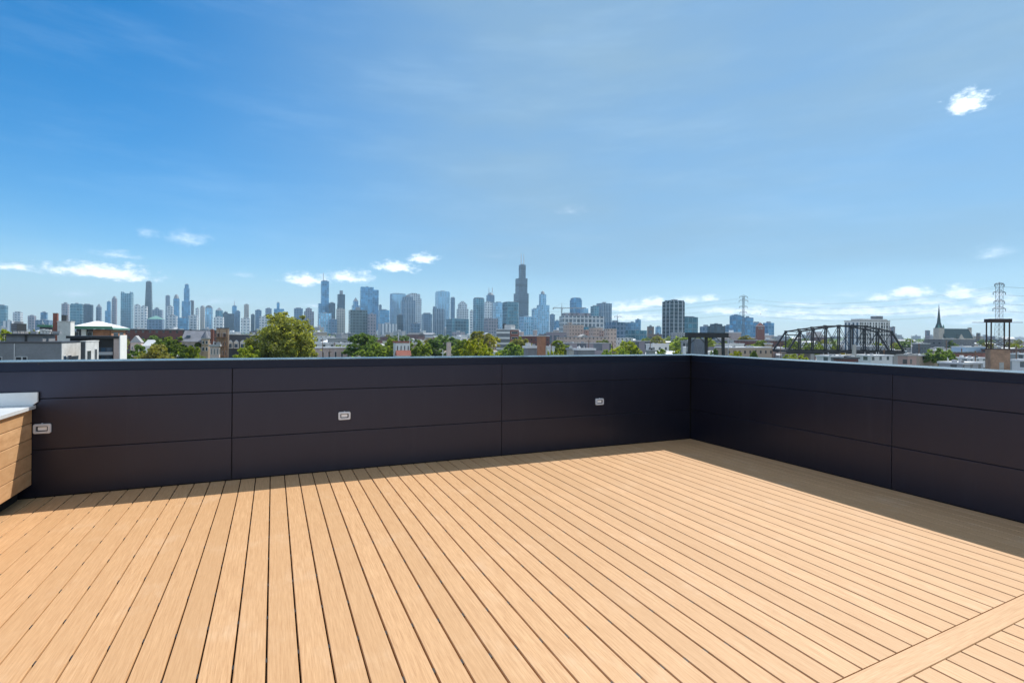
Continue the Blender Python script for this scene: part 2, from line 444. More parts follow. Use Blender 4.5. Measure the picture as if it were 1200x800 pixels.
# local y of the border board runs along the breaker line
brk.rotation_euler.z = DK + math.pi/2
brk.location = (-(Q1+Q2)/2*math.sin(DK), (Q1+Q2)/2*math.cos(DK), .0008)
# hidden fastener clips, showing as specks in the gaps above each joist
cl = MB()
for i in range(i0, i1+1):
    x = B0 + BS*i
    y = -.1
    while y < yback(x)-.05:
        if not (ybrk(x, Q2)-.05 < y < ybrk(x, Q1)+.05):
            yy = y + rnd.uniform(-.012, .012)
            cl.box(x-GAP/2-.0004, x+GAP/2+.0004, yy-.017, yy+.017, -.014, -.0045)
        y += .406
clips = cl.build('fastener_clip', M_gasket, deck); tag(clips, kind='stuff')
jm = MB()
y = -.1
while y < 7.2:
    jm.box(-4.5, cx_l+.1, y-.02, y+.02, -.074, -BT-.002); y += .406
tag(jm.build('deck_joist', M_joist, deck), kind='stuff')

# ---- parapets
FASC = 0.002
p_l, _ = on_back(272, 431.4); ZF = p_l.z              # underside of the coping fascia
zs1 = sum(on_back(*q)[0].z for q in ((272,459.3),(588,450.3)))/2
zs2 = sum(on_back(*q)[0].z for q in ((272,511.5),(588,494.3)))/2
sA, sB = on_back(272, 480)[1], on_back(588, 480)[1]
sC = wb.dot(Vector((CX, CY)))
rA = on_right(1045, 500)[1]; rC = u2.dot(Vector((CX, CY)))
PG, PT = 0.006, 0.012
BOT = 0.014
def parapet(label, cuts, along, inward, base, lo, hi, poly_core, poly_cap, lipspan):
    """cuts: vertical seams along the wall; inward: unit normal towards the deck; base: offset of the panel face"""
    ang = math.atan2(along.y, along.x)
    root = thing('parapet_wall', label, 'parapet wall', (0,0,0))
    MB().prism(poly_core, -.06, WH-.012).build('wall_core', M_core, root)
    rows = [(BOT, zs2-PG/2), (zs2+PG/2, zs1-PG/2), (zs1+PG/2, WH-.015)]
    org = Vector((inward.x*base, inward.y*base))
    for c0, c1 in zip(cuts[:-1], cuts[1:]):
        for z0, z1 in rows:
            m = MB(); a, b = c0+PG/2, c1-PG/2
            f = .0025                               # folded edge
            vs = []
            for s, z, d in ((a,z0,-PT+.0),(b,z0,-PT),(b,z1,-PT),(a,z1,-PT),(a,z0,-f),(b,z0,-f),(b,z1,-f),(a,z1,-f),
                            (a+f,z0+f,0),(b-f,z0+f,0),(b-f,z1-f,0),(a+f,z1-f,0)):
                q = along*s + org + inward*d
                vs.append((q.x, q.y, z))
            fs = [(0,1,5,4),(1,2,6,5),(2,3,7,6),(3,0,4,7),(4,5,9,8),(5,6,10,9),(6,7,11,10),(7,4,8,11),(8,9,10,11),(3,2,1,0)]
            # orient consistently outwards
            m.add(vs, fs).build('panel', M_panel, root)
    # coping: top sheet plus a fascia with a kicked-out drip edge
    cp = MB().prism(poly_cap, WH-.010, WH)
    cap = cp.build('coping', M_cap, root)
    fm = MB(); s0, s1 = lipspan
    prof = [(.013, WH-.0105), (.013, ZF+.006), (.020, ZF), (.0185, ZF-.0015), (.0105, ZF+.005), (.0105, WH-.0105)]
    n = len(prof); vs = []
    for s in (s0, s1):
        for d, z in prof:
            q = along*s + org + inward*d; vs.append((q.x, q.y, z))
    fs = [tuple(range(n)), tuple(range(2*n-1,n-1,-1))] + [(i,n+i,n+(i+1)%n,(i+1)%n) for i in range(n)]
    fm.add(vs, fs).build('fascia', M_fascia, root)
    return root
C2 = Vector((CX, CY))
TW = 0.40                                        # coping depth
far_l = C2 - wb*11.5
near_r = C2 - u2*12.0
# the back coping stops against the right coping
oc = C2 + nb*TW
bk_core = [far_l+nb*PT, C2+nb*PT-wb*.002+v2*(-.001), C2+nb*(TW-.02)-wb*.002, far_l+nb*(TW-.02)]
bk_cap = [far_l-nb*.013, C2-nb*.013-v2*.014, C2+nb*TW-v2*.016, far_l+nb*TW]
rt_core = [near_r+v2*PT, near_r+v2*(TW-.02), C2+v2*(TW-.02)+u2*TW, C2+v2*PT+u2*TW]
rt_cap = [near_r-v2*.013, near_r+v2*TW, C2+v2*TW+u2*(TW+.01), C2-v2*.013+u2*(TW+.01)]
back_wall = parapet('long dark metal-panelled parapet wall with three small lights, closing the far side of the deck',
    [sA-3*3.2, sA-2*3.2, sA-3.2, sA, sB, sC-.016], wb, -nb, -CB, 0, 0, bk_core, bk_cap, (sA-9.6, sC-.034))
right_wall = parapet('dark metal-panelled parapet wall without lights, on the shaded right side of the deck',
    [rA-2*3.75, rA-3.75, rA, rC-.003], u2, -v2, -CR, 0, 0, rt_core, rt_cap, (rA-7.5, rC-.015))
# screw heads on the left of the back coping
sc = MB()
for px, py in ((46, 426.3), (56.5, 424.9)):
    p, s = on_back(px, py); q = wb*s - nb*(-CB+0) ; q = wb*s + nb*(CB-.0135)
    sc.bar((q.x, q.y, p.z), (q.x-nb.x*.003, q.y-nb.y*.003, p.z), .007, 8)
sc.build('screw', M_gasket, back_wall)

# ---- three small rectangular lights on the back parapet
def rrect(w, h, r, n=4):
    pts = []
    for cx_, cz_, a0 in ((w-r,h-r,0),(-w+r,h-r,90),(-w+r,-h+r,180),(w-r,-h+r,270)):
        for k in range(n+1):
            t = R(a0+90*k/n); pts.append((cx_+r*math.cos(t), cz_+r*math.sin(t)))
    return pts
def ring(mb, outer, inner, y0, y1, m=0):
    n = len(outer)
    vs = [(x,y0,z) for x,z in outer]+[(x,y1,z) for x,z in outer]+[(x,y1,z) for x,z in inner]+[(x,y0,z) for x,z in inner]
    fs = []
    for i in range(n):
        j = (i+1)%n
        for k in range(4):
            a, b = k*n, ((k+1)%4)*n
            fs.append((a+i, a+j, b+j, b+i))
    mb.add(vs, fs, m)
def step_light(px, py, label):
    p, s = on_back(px, py)
    q = wb*s + nb*(CB-.0005)
    t = thing('wall_light', label, 'light', (q.x, q.y, p.z), TH+DB, 'lights set into the back parapet wall')
    SC = .80; g = MB(); ring(g, rrect(.088,.062,.022), rrect(.060,.034,.012), -.004, 0); g.build('gasket', M_gasket, t)
    b = MB()
    o1, o2, i1, i2 = rrect(.082,.056,.020), rrect(.076,.050,.018), rrect(.056,.030,.010), rrect(.050,.024,.008)
    ring(b, o1, i1, -.020, -.0045)
    ring(b, o2, i1, -.026, -.0205)
    b.build('bezel', M_lampmetal, t)
    h = MB(); ring(h, rrect(.055,.0295,.009), rrect(.043,.021,.006), -.012, -.001); h.build('recess', M_gasket, t)
    l = MB(); pts = rrect(.042,.020,.006)
    l.add([(x,-.009,z) for x,z in pts]+[(x,-.002,z) for x,z in pts], [tuple(range(len(pts)))]+[(i,(i+1)%len(pts),len(pts)+(i+1)%len(pts),len(pts)+i) for i in range(len(pts))])
    l.build('lens', M_lens, t)
    k = MB().bar((0,-.014,.0565),(0,-.014,.066), .009, 10, r2=.006); k.build('fixing_screw', M_lampmetal, t)
    t.scale = (SC, 1, SC)
    return t
step_light(403.5, 486.7, 'small silver-framed wall light low on the middle of the dark back parapet')
step_light(702, 470.3, 'small silver-framed wall light nearest the corner where the two dark parapets meet')
step_light(50.2, 501.8, 'small silver-framed wall light right beside the timber-clad counter at the left')

# ---- timber-clad counter at the left edge
pf, sf = on_back(37.2, 568); P2 = wb*sf + nb*CB
cs = v2.dot(P2)                                     # clad face plane: v2.p = cs
yb_ = u2.dot(P2)
k_top = [on_back(37.2, y)[0].z for y in (495, 514.4, 532.4, 550.4, 568)]
ztop = on_back(38, 474.5)[0].z; zup = on_back(46, 459)[0].z; zupb = on_back(46, 470)[0].z
ct = thing('counter', 'low counter clad in tan boards under a pale metal top, by the left edge', 'counter', (0,0,0), TH)
zb0 = k_top[-1]; bh = (k_top[0]-k_top[-1])/4
LEN, DEP = 3.4, 1.15
x1 = cs; ye = yb_-.012
MB().box(x1-DEP+.03, x1-.022, ye-LEN+.02, ye-.01, zb0+.005, ztop-.035).build('carcass', M_core, ct)
MB().box(x1-DEP+.09, x1-.09, ye-LEN+.09, ye-.02, .003, zb0+.0045).build('plinth', M_joist, ct)
nrow = int((ztop-zb0)/bh)+1
cm = MB()
for r in range(nrow):
    z0 = zb0 + bh*r + .003; z1 = min(zb0 + bh*(r+1) - .003, ztop-.032)
    if z1-z0 < .01: continue
    ch = .0028
    pr = [(-.020,z0),(-.003,z0),(0,z0+ch),(0,z1-ch),(-.003,z1),(-.020,z1)]
    vs = [(x1+d, ye-LEN, z) for d, z in pr]+[(x1+d, ye, z) for d, z in pr]
    n = 6
    cm.add(vs, [tuple(range(n-1,-1,-1)), tuple(range(n,2*n))]+[(i,(i+1)%n,n+(i+1)%n,n+i) for i in range(n)])
cm.build('cladding', M_clad, ct)
tp = MB(); tp.box(x1-DEP-.03, x1+.03, ye-LEN-.03, ye-.002, ztop-.030, ztop)
tp.build('metal_top', M_galv, ct)
# upstand closing the top against the wall; its free corner is clipped
ov = v2.dot((wb*on_back(46,465)[1] + nb*CB)) - cs
up = MB(); pr = [(x1-DEP-.03,ztop+.002),(x1+.012,ztop+.002),(x1+ov,zupb),(x1+ov,zup),(x1-DEP-.03,zup)]
vs = [(x, ye-.030, z) for x, z in pr]+[(x, ye-.003, z) for x, z in pr]
up.add(vs, [tuple(range(5)),tuple(range(9,4,-1))]+[(i,5+i,5+(i+1)%5,(i+1)%5) for i in range(5)])
up.build('upstand', M_galv, ct)
print('WALL', ZF, zs1, zs2, sA, sB, sC, rA, rC, 'counter', cs, yb_, k_top, ztop, zup, ov)
# ================================================================ CITY
GRID = TH                                   # the street grid runs the way the deck does
def fit_rect(px0, px1, py, Y, asp, yaw):
    a0, a1 = ray(px0, py)[0], ray(px1, py)[0]
    cx = (a0+a1)/2*Y; w = abs(a1-a0)*Y/2/(abs(math.cos(yaw))+asp*abs(math.sin(yaw)))
    co, si = math.cos(yaw), math.sin(yaw)
    for _ in range(12):
        aa = []
        for sx, sy in ((-1,-1),(1,-1),(1,1),(-1,1)):
            lx, ly = sx*w, sy*w*asp
            aa.append((cx+lx*co-ly*si)/(Y+lx*si+ly*co))
        mn, mx = min(aa), max(aa)
        w *= (a1-a0)/(mx-mn); cx += ((a0+a1)-(mn+mx))/2*Y*.8
    return cx, w, w*asp

def tower(label, tiers, Y, style, yaw=None, asp=1.0, cat='skyscraper', name='skyscraper', pent=.5, penth=5, antennas=(), top=None, shape='box', group='skyscrapers of the downtown skyline', base_style=None, crown_mat=None, podium=None):
    """tiers: (px0, px1, py_top) from the base up, all about one centre depth"""
    yaw = GRID if yaw is None else R(yaw)
    mat = ST[style]
    px0, px1, py = tiers[0]
    cx, w, d = fit_rect(px0, px1, py, Y, asp, yaw)
    t = thing(name, label, cat, (cx, Y, GZ), yaw, group)
    co, si = math.cos(yaw), math.sin(yaw)
    mb = MB(); z0 = 0.0; last = None
    for k, (a, b, p) in enumerate(tiers):
        x_, w_, d_ = fit_rect(a, b, p, Y, asp, yaw)
        ox, oy = (x_-cx)*co, -(x_-cx)*si
        z1 = Zat((a+b)/2, p, Y) - GZ
        lim_x, lim_y = w - w_, d - d_
        ox = max(-abs(lim_x), min(abs(lim_x), ox)) if k else ox; oy = max(-abs(lim_y), min(abs(lim_y), oy)) if k else oy
        if k: oy = max(-abs(lim_y)*.9, min(abs(lim_y)*.9, oy))
        if shape == 'taper':
            mb.prism(rect(w_,d_,ox,oy), z0, z1, top=rect(w_*.62,d_*.62,ox,oy)); w_*=.62; d_*=.62
        elif shape == 'round':
            mb.prism(ngon(20,w_,d_,ox,oy), z0, z1)
        elif shape == 'cham':
            c = .28
            pl = [(-w_+c*w_,-d_),(w_-c*w_,-d_),(w_,-d_+c*d_),(w_,d_-c*d_),(w_-c*w_,d_),(-w_+c*w_,d_),(-w_,d_-c*d_),(-w_,-d_+c*d_)]
            mb.prism([(x+ox,y+oy) for x,y in pl], z0, z1)
        elif shape == 'slant':
            vs = [(-w_+ox,-d_+oy,z0),(w_+ox,-d_+oy,z0),(w_+ox,d_+oy,z0),(-w_+ox,d_+oy,z0),
                  (-w_+ox,-d_+oy,z1),(w_+ox,-d_+oy,z1-w_*.35),(w_+ox,d_+oy,z1-w_*.35),(-w_+ox,d_+oy,z1)]
            mb.add(vs, [(0,3,2,1),(4,5,6,7),(0,1,5,4),(1,2,6,5),(2,3,7,6),(3,0,4,7)])
        else:
            mb.prism(rect(w_,d_,ox,oy), z0, z1)
        z0 = z1 - (0 if k == len(tiers)-1 else .02); last = (w_, d_, ox, oy, z1)
    mb.build('tower_body', mat, t)
    w_, d_, ox, oy, z1 = last
    zt = z1
    cm = crown_mat or M_roofunit
    if top == 'pyr':
        h = penth; MB().cone(rect(w_*.98,d_*.98,ox,oy), z1+.02, (ox,oy,z1+h)).build('roof', cm, t); zt = z1+h
    elif top == 'dome':
        m = MB(); r = min(w_, d_)*.9; nn = 5
        for i in range(nn):
            a0, a1 = i/nn*math.pi/2, (i+1)/nn*math.pi/2
            m.prism(ngon(16,r*math.cos(a0),None,ox,oy), z1+.02+penth*math.sin(a0), z1+penth*math.sin(a1), top=ngon(16,max(.5,r*math.cos(a1)),None,ox,oy))
        m.build('crown', cm, t, smooth=True); zt = z1+penth
    elif top == 'arch':
        m = MB(); n = 10
        poly = [(ox-w_*.97,0)]+[(ox-w_*.97*math.cos(math.pi*i/n), penth*math.sin(math.pi*i/n)) for i in range(1,n)]+[(ox+w_*.97,0)]
        vs = [(x,oy-d_*.97,z1+.02+z) for x,z in poly]+[(x,oy+d_*.97,z1+.02+z) for x,z in poly]; q = len(poly)
        m.add(vs, [tuple(range(q)),tuple(range(2*q-1,q-1,-1))]+[(i,q+i,q+(i+1)%q,(i+1)%q) for i in range(q)])
        m.build('crown', cm, t); zt = z1+penth
    elif top == 'turrets':
        for sx, sy in ((-1,-1),(1,-1),(1,1),(-1,1)):
            m = MB(); m.prism(ngon(8,w_*.17,None,ox+sx*w_*.82,oy+sy*d_*.82), z1+.02, z1+penth)
            m.cone(ngon(8,w_*.17,None,ox+sx*w_*.82,oy+sy*d_*.82), z1+penth+.02, (ox+sx*w_*.82,oy+sy*d_*.82,z1+penth*1.6))
            m.build('turret', mat, t)
    elif pent:
        m = MB(); m.prism(rect(w_*pent,d_*pent,ox,oy), z1+.02, z1+penth)
        m.build('penthouse', cm, t); zt = z1+penth
    for apx, apy in antennas:
        x_ = ray(apx, apy)[0]*Y; zz = Zat(apx, apy, Y)-GZ
        ax_, ay_ = (x_-cx)*co, -(x_-cx)*si
        m = MB().bar((ax_,ay_,zt+.01),(ax_,ay_,zz),3.2,6,r2=1.6)
        m.build('antenna', M_frame, t)
    if podium:
        k = podium; MB().prism(rect(w*k,d*k), 0, 22).build('podium', ST['pale'], t)
    return t

SK = [
 # label, tiers, depth, style, options
 ('dark teal glass slab tower cut off by the left edge of the skyline', [(-6,9.5,358)], 2700, 'teal', dict(asp=.6)),
 ('squat white block with tall dark windows at the left edge', [(3,18,376)], 2300, 'whitev', dict(pent=.3)),
 ('grey block with a pale right side beside the leftmost teal slab', [(15,27,366)], 2900, 'pale', dict(pent=.6)),
 ('mauve grey stone tower left of the brick chimney stack', [(32.5,42.5,370)], 2800, 'mauve', {}),
 ('broad low blue grey block behind the green edged roof', [(41,62,375)], 2500, 'slate', dict(pent=.3)),
 ('blue grey slab with a bright right edge standing above the green edged roof', [(47.5,56,366)], 3000, 'blue', dict(asp=.7)),
 ('plain mauve tower left of the broad teal glass slab', [(72,81.5,356)], 3000, 'mauve', dict(pent=.45,penth=9)),
 ('broad dark teal glass slab standing over the white sloping roof', [(82,98,357),(83,97,356)], 2800, 'teal', dict(asp=.5,pent=.3)),
 ('darker teal slab joined to the right of the broad teal slab', [(95,109.5,357)], 2950, 'dark', dict(asp=.6)),
 ('slim grey tower with a small pointed cap, right of the broad teal slabs', [(112.5,119.5,360)], 3000, 'grey', dict(top='pyr',penth=22)),
 ('stepped slim blue tower left of the round topped mauve tower', [(123,130.5,364),(125.5,130.5,353.5)], 3300, 'blue', {}),
 ('round topped mauve tower left of the twin turret tower', [(130.8,137.6,350)], 3100, 'mauve', dict(shape='cham',top='dome',penth=16)),
 ('wide grey green tower with small turrets on its corners', [(141.5,156.5,344)], 3400, 'tealgrid', dict(top='turrets',penth=9)),
 ('white slab with one dark vertical stripe, left of the dark tapering tower', [(157,165,357.5)], 2700, 'white', dict(asp=.6)),
 ('bright white slab with a plain right side in front of the dark tapering tower', [(163.5,173,359)], 2650, 'white', dict(asp=.7,pent=.3)),
 ('tall dark tapering tower with a flat top on the left of the skyline', [(168.8,180.2,330.5)], 3700, 'hancock', dict(shape='taper',pent=.7,penth=7)),
 ('stepped grey block just right of the dark tapering tower', [(178,191.5,363),(181,187,361)], 3000, 'grey', {}),
 ('low blue block with a hipped roof under the stepped grey block', [(172,193,374)], 2500, 'slate', dict(top='pyr',penth=18,crown_mat=M_copper)),
 ('narrow slab with a dark upper half between the tapering tower and the pointed tower', [(194,199.5,346.5)], 3500, 'grey', dict(asp=.8)),
 ('pale slim block in front of the narrow half dark slab', [(195.5,203.5,359)], 3000, 'pale', {}),
 ('squat grey block with a white right face below the pointed tower', [(195.5,208.5,370)], 2500, 'pale', {}),
 ('slender blue grey tower with a pointed rounded crown', [(203,210.6,350)], 3500, 'blue', dict(shape='cham',top='dome',penth=30)),
 ('tall broad shouldered blue tower, second tallest on the left of the skyline', [(213,224,353),(215.5,222.5,338),(216.5,221.5,333.5)], 3600, 'blue', dict(pent=.6)),
 ('dark mauve tower close against the right of the broad shouldered blue tower', [(222.5,227.5,352.5)], 3750, 'brown', {}),
 ('squat bright blue glass block below the broad shouldered tower', [(208,222,372.5)], 2450, 'blue', dict(pent=.3)),
 ('pale low block right of the squat bright blue block', [(220.5,232,370)], 2600, 'pale', {}),
 ('slim pale tower with a narrow front, second right of the broad shouldered tower', [(229,233.6,361.5)], 3100, 'white', {}),
 ('slim beige tower with a rounded top, left of the dark crowned pale tower', [(234.5,240.3,360)], 3200, 'beige', dict(shape='cham',top='dome',penth=12)),
 ('pale grid fronted tower with a dark arched crown', [(240.5,249.5,361)], 2900, 'bluel', dict(top='arch',penth=15)),
 ('grey green tower with a sloping pyramid roof right of the dark arched crown', [(252.5,261.5,364)], 3100, 'tealgrid', dict(top='pyr',penth=20)),
 ('low pale block in front of the pyramid roofed tower', [(250.5,262.5,371.5)], 2600, 'white', dict(pent=.3)),
 ('bulky dark blue block with a stepped top, right of the pyramid roofed tower', [(261,275,367.5),(262,267,365.5)], 3000, 'dark', dict(pent=.3)),
 ('slim blue tower with a needle, behind the bulky dark blue block', [(272,277.6,358.5)], 3500, 'blue', dict(antennas=((274.8,352.5),))),
 ('dark tower right of the slim needle topped tower', [(275.5,281.6,364.5)], 3100, 'slate', {}),
 ('tall slim beige tower with a dark side above the dormered roof', [(286,291.8,357)], 3100, 'beige', dict(pent=.5)),
 ('pale block standing below the tall slim beige tower', [(282.5,293.5,373)], 2500, 'white', {}),
 ('small dark tower just left of the big olive tree top', [(294,298.6,368.5)], 3100, 'dark', {}),
 ('slate blue tower just left of the top of the big tree', [(299,306.5,363.5)], 3100, 'slate', {}),
 ('low pale block low against the left of the big tree top', [(304,322,371)], 2600, 'pale', {}),
 ('square grey tower above the left side of the big tree', [(311,318.4,361.5)], 3100, 'grey', {}),
 ('blue tower with a raised central block over the big tree', [(321,333,362),(324.3,327.6,354.8)], 3000, 'blue', {}),
 ('dark framed square tower above the right side of the big tree', [(344.5,355,361.5)], 2900, 'slate', dict(pent=.6)),
 ('pair topped mauve blue tower between the big tree and the spired glass tower', [(356,368,365),(358,365.5,361.5)], 3000, 'mauve', {}),
 ('tall blue glass tower with a thin spire and stepped shoulders', [(372.5,392.5,356),(376,385.6,329.5)], 3300, 'blue', dict(pent=.6,penth=5,antennas=((379,319.5),),asp=.8)),
 ('dark blue shoulder block right of the spired glass tower', [(385,393,355)], 3150, 'dark', dict(asp=.7)),
 ('pale blue block in front of the foot of the spired glass tower', [(373,388.5,367)], 2600, 'bluel', dict(pent=.3)),
 ('dark grey slab with a small raised box on top, right of the spired glass tower', [(395.2,404.4,345)], 3200, 'dark', dict(pent=.42,penth=24)),
 ('pale beige slab below the dark grey slab with the raised box', [(394,404.6,362)], 2700, 'beige', dict(asp=.8)),
 ('low dark block left of the pale beige slab', [(387,395,374)], 2500, 'slate', {}),
 ('white blue tower with a peaked gable crown', [(412,421.5,358),(413.5,420,353)], 3300, 'bluel', dict(top='pyr',penth=26)),
 ('big blue glass slab, broadest tall tower right of the spired glass tower', [(422,443.8,339.5),(422.2,438,336.5)], 3200, 'blue', dict(asp=.35,pent=.2)),
 ('broad dark block with a square window grid above the middle trees', [(408.5,430.5,363.5)], 2350, 'darkgrid', dict(asp=.9,pent=.25,penth=14)),
 ('mauve grey block with a dark central strip, right of the dark grid block', [(430.5,441,368)], 2300, 'mauve', dict(pent=.3)),
 ('thin pale tower right of the big blue slab', [(444,447.3,357.5)], 3300, 'grey', {}),
 ('broad low blue block right of the big blue slab', [(443,456.5,363.5)], 2900, 'blue', {}),
 ('long low block with pale columns above the middle trees', [(443,465,379.5)], 2200, 'whitev', dict(pent=.3)),
 ('white blue glass tower with a dark arched panel at its top', [(457,475.5,344.5)], 3000, 'rib', dict(asp=.6,top='arch',penth=3)),
 ('dark framed slim block in front of the arched panel tower', [(465,472.5,369)], 2350, 'dark', {}),
 ('grey stepped tower with a boxy raised top', [(470.5,487,352),(471.5,484,348)], 2800, 'greyv', dict(pent=.4,penth=10)),
 ('pale tower with stepped right corner behind the grey stepped tower', [(477,494,350),(477.5,492.5,344.5)], 3200, 'pale', dict(asp=.6)),
 ('low dark blue block at the foot of the pale stepped tower', [(481,492.5,379)], 2250, 'slate', {}),
 ('low blue grey block with a bushy roofline, right of the pale stepped tower', [(494,506.5,368)], 3000, 'slate', dict(pent=.7,penth=7)),
 ('tall pale blue tower with bright vertical ribs', [(510,527.2,342.5),(511,526.5,341.5)], 3200, 'rib', dict(asp=.7,pent=.3)),
 ('grey stone block with a raised left corner in front of the ribbed tower', [(507,521,362),(507.3,511.5,359)], 2600, 'greyv', dict(asp=.8,pent=0)),
 ('thin rounded grey blue tower beside the ribbed tower', [(527.3,534,349)], 3400, 'slate', dict(shape='round',pent=.6)),
 ('pale stone tower with a battlement like stepped top', [(535,549,362),(536.5,547.5,356),(538.5,545.5,354)], 3000, 'pale', {}),
 ('low dark glass block below the battlement topped tower', [(523,549.5,374)], 2500, 'teal', dict(pent=.3)),
 ('teal glass tower with a white square grid and a curved top', [(554,568.3,350)], 2500, 'tealgrid', dict(shape='cham',pent=.8,penth=5)),
 ('narrow pale block at the left of the teal grid tower', [(550.5,555,364)], 2900, 'white', {}),
 ('domed dark tower with two white masts', [(569.5,580,346)], 3300, 'slate', dict(shape='cham',top='dome',penth=18,antennas=((573,336.8),(577,336.8)))),
 ('white and blue block in front of the twin mast domed tower', [(567.5,577,354)], 2900, 'white', dict(asp=.7)),
 ('pale teal slab between the twin mast tower and the dark teal tower', [(578,590.5,354.5)], 2900, 'bluel', dict(asp=.6)),
 ('low brown grey block with a flat dark roof left of the dark teal tower', [(567,584,373)], 2300, 'mauve', dict(pent=0)),
 ('dark teal glass tower with bright vertical edges in front of the tallest tower', [(588,609,354.5)], 2350, 'teal', dict(asp=1.1,pent=.8,penth=3,shape='cham')),
 ('tallest black tower with stepped setbacks and two white antennas', [(602,619.6,344),(604,618.2,326.5),(608,616.2,310.5)], 3340, 'black_steel', dict(pent=.55,penth=5,antennas=((610.9,297),(613.9,297.5)))),
 ('low pale blue block at the foot of the tallest black tower', [(608.5,624.5,371)], 2500, 'bluel', dict(pent=.3)),
 ('pale blue tower with a narrow domed upper shaft, right of the tallest tower', [(629,644,357.5),(631.8,640.2,345)], 3200, 'bluel', dict(top='dome',penth=22,asp=.8)),
 ('pale blue wing against the left of the tower with a domed shaft', [(623,631,362)], 3000, 'bluel', {}),
 ('small slim blue block right of the domed shaft tower', [(644.3,650.3,368.5)], 3000, 'slate', {}),
 ('small low blue block left of the tower crane', [(649.5,656.5,376)], 2700, 'blue', {}),
 ('bright blue glass tower with cut top corners right of the crane', [(667,683,351.5),(668,682,349.5)], 2700, 'blue', dict(shape='cham',pent=.7,penth=3)),
 ('lower pale blue wing at the right foot of the cut cornered glass tower', [(680,689.5,361.5)], 2650, 'bluel', {}),
 ('left half of the grey tower pair, shorter and teal', [(692,702,359)], 2300, 'tealgrid', dict(pent=.5)),
 ('right half of the grey tower pair, taller with vertical strips', [(699,717,355.5)], 2350, 'greyv', dict(asp=.7,pent=.25,penth=6)),
 ('dark slate office block right of the pale stone ruin like complex', [(709,733,377.5)], 1500, 'slate', dict(pent=.3)),
 ('blue glass low block right of the dark slate office', [(732,750,378)], 2300, 'blue', dict(pent=.2)),
 ('small blue tower block rising from the low blue glass row', [(744.5,751,374.5)], 2600, 'blue', dict(pent=.4)),
 ('wide low teal glass block left of the little brown tower', [(733,758,387)], 1400, 'teal', dict(asp=.5,pent=.2,penth=2)),
 ('little brown tower left of the tall dark apartment tower', [(758.3,766.4,382.5)], 1100, 'brown', dict(pent=.35,penth=3)),
 ('small pale blue block seen between the brown tower and the dark apartment tower', [(768,775,383)], 2400, 'bluel', {}),
 ('tall dark apartment tower with pale vertical piers, alone on the right of the skyline', [(776,802.5,353.5),(779,801.5,352)], 1250, 'darkcol', dict(asp=.7,pent=.35,penth=2.5)),
 ('lower dark glass apartment block joined to the right of the tall pier fronted tower', [(797,818,371.5)], 1300, 'teal', dict(asp=.6,pent=.6,penth=2)),
 ('dark mid rise left of the stacked glass mid rise behind the black gantry', [(820,834,382.5)], 1500, 'slate', dict(pent=.4)),
 ('stacked dark glass mid rise behind the black steel gantry', [(829,850,382),(832,846.5,379.5)], 1350, 'dark', dict(asp=.7,pent=.3,penth=2)),
 ('low blue office left of the lattice pylon', [(848,860,381.5)], 2000, 'blue', {}),
 ('bright blue glass office tower left of and behind the thin lattice pylon', [(855,872.5,370),(857,868,369)], 1700, 'blue', dict(asp=.8,pent=.4,penth=2)),
 ('blue glass office block just right of the thin lattice pylon', [(869,883,372)], 1800, 'blue', dict(asp=.6,pent=.3)),
 ('low blue block left of the brick clock tower', [(880,893,378.5)], 1900, 'blue', dict(asp=.6)),
 ('blue glass block right of the brick clock tower', [(894,907.3,378.3)], 1800, 'blue', dict(asp=.6,pent=.4)),
]
for lab, tiers, Y, sty, kw in SK:
    tower(lab, tiers, Y, sty, **kw)

# ---------------------------------------------------------------- trees
def crown_mesh(name, seed, rx, ry, rz, nclump, nleaf, leaf, mat, lobes=None):
    r = random.Random(seed); vs, fs = [], []
    lobes = lobes or [(0,0,0,1)]
    for c in range(nclump):
        lx, ly, lz, ls = lobes[c % len(lobes)]
        while True:
            p = Vector((r.uniform(-1,1), r.uniform(-1,1), r.uniform(-1,1)))
            if p.length < 1: break
        p = p.normalized()*(p.length**.45)
        if p.z < -.55: p.z *= .6
        cc = Vector(((lx+p.x*ls)*rx, (ly+p.y*ls)*ry, (lz+p.z*ls)*rz))
        cr = r.uniform(.10,.24)*ls*min(rx,rz)
        for _ in range(nleaf):
            q = Vector((r.gauss(0,1), r.gauss(0,1), r.gauss(0,.75)))*cr*.62
            o = cc+q; s = leaf*r.uniform(.6,1.4)
            n = (q.normalized()*.8 + Vector((r.gauss(0,.6), r.gauss(0,.6), .35+r.gauss(0,.5))))
            n.normalize(); t = n.orthogonal().normalized(); b = n.cross(t)
            ang = r.uniform(0,6.28); t2 = t*math.cos(ang)+b*math.sin(ang); b2 = n.cross(t2)
            k = len(vs)
            vs += [o-t2*s, o-b2*s*.55+n*s*.12, o+t2*s, o+b2*s*.55+n*s*.12]
            fs.append((k,k+1,k+2,k+3))
    me = bpy.data.meshes.new(name); me.from_pydata([tuple(v) for v in vs], [], fs); me.materials.append(mat); me.update()
    return me
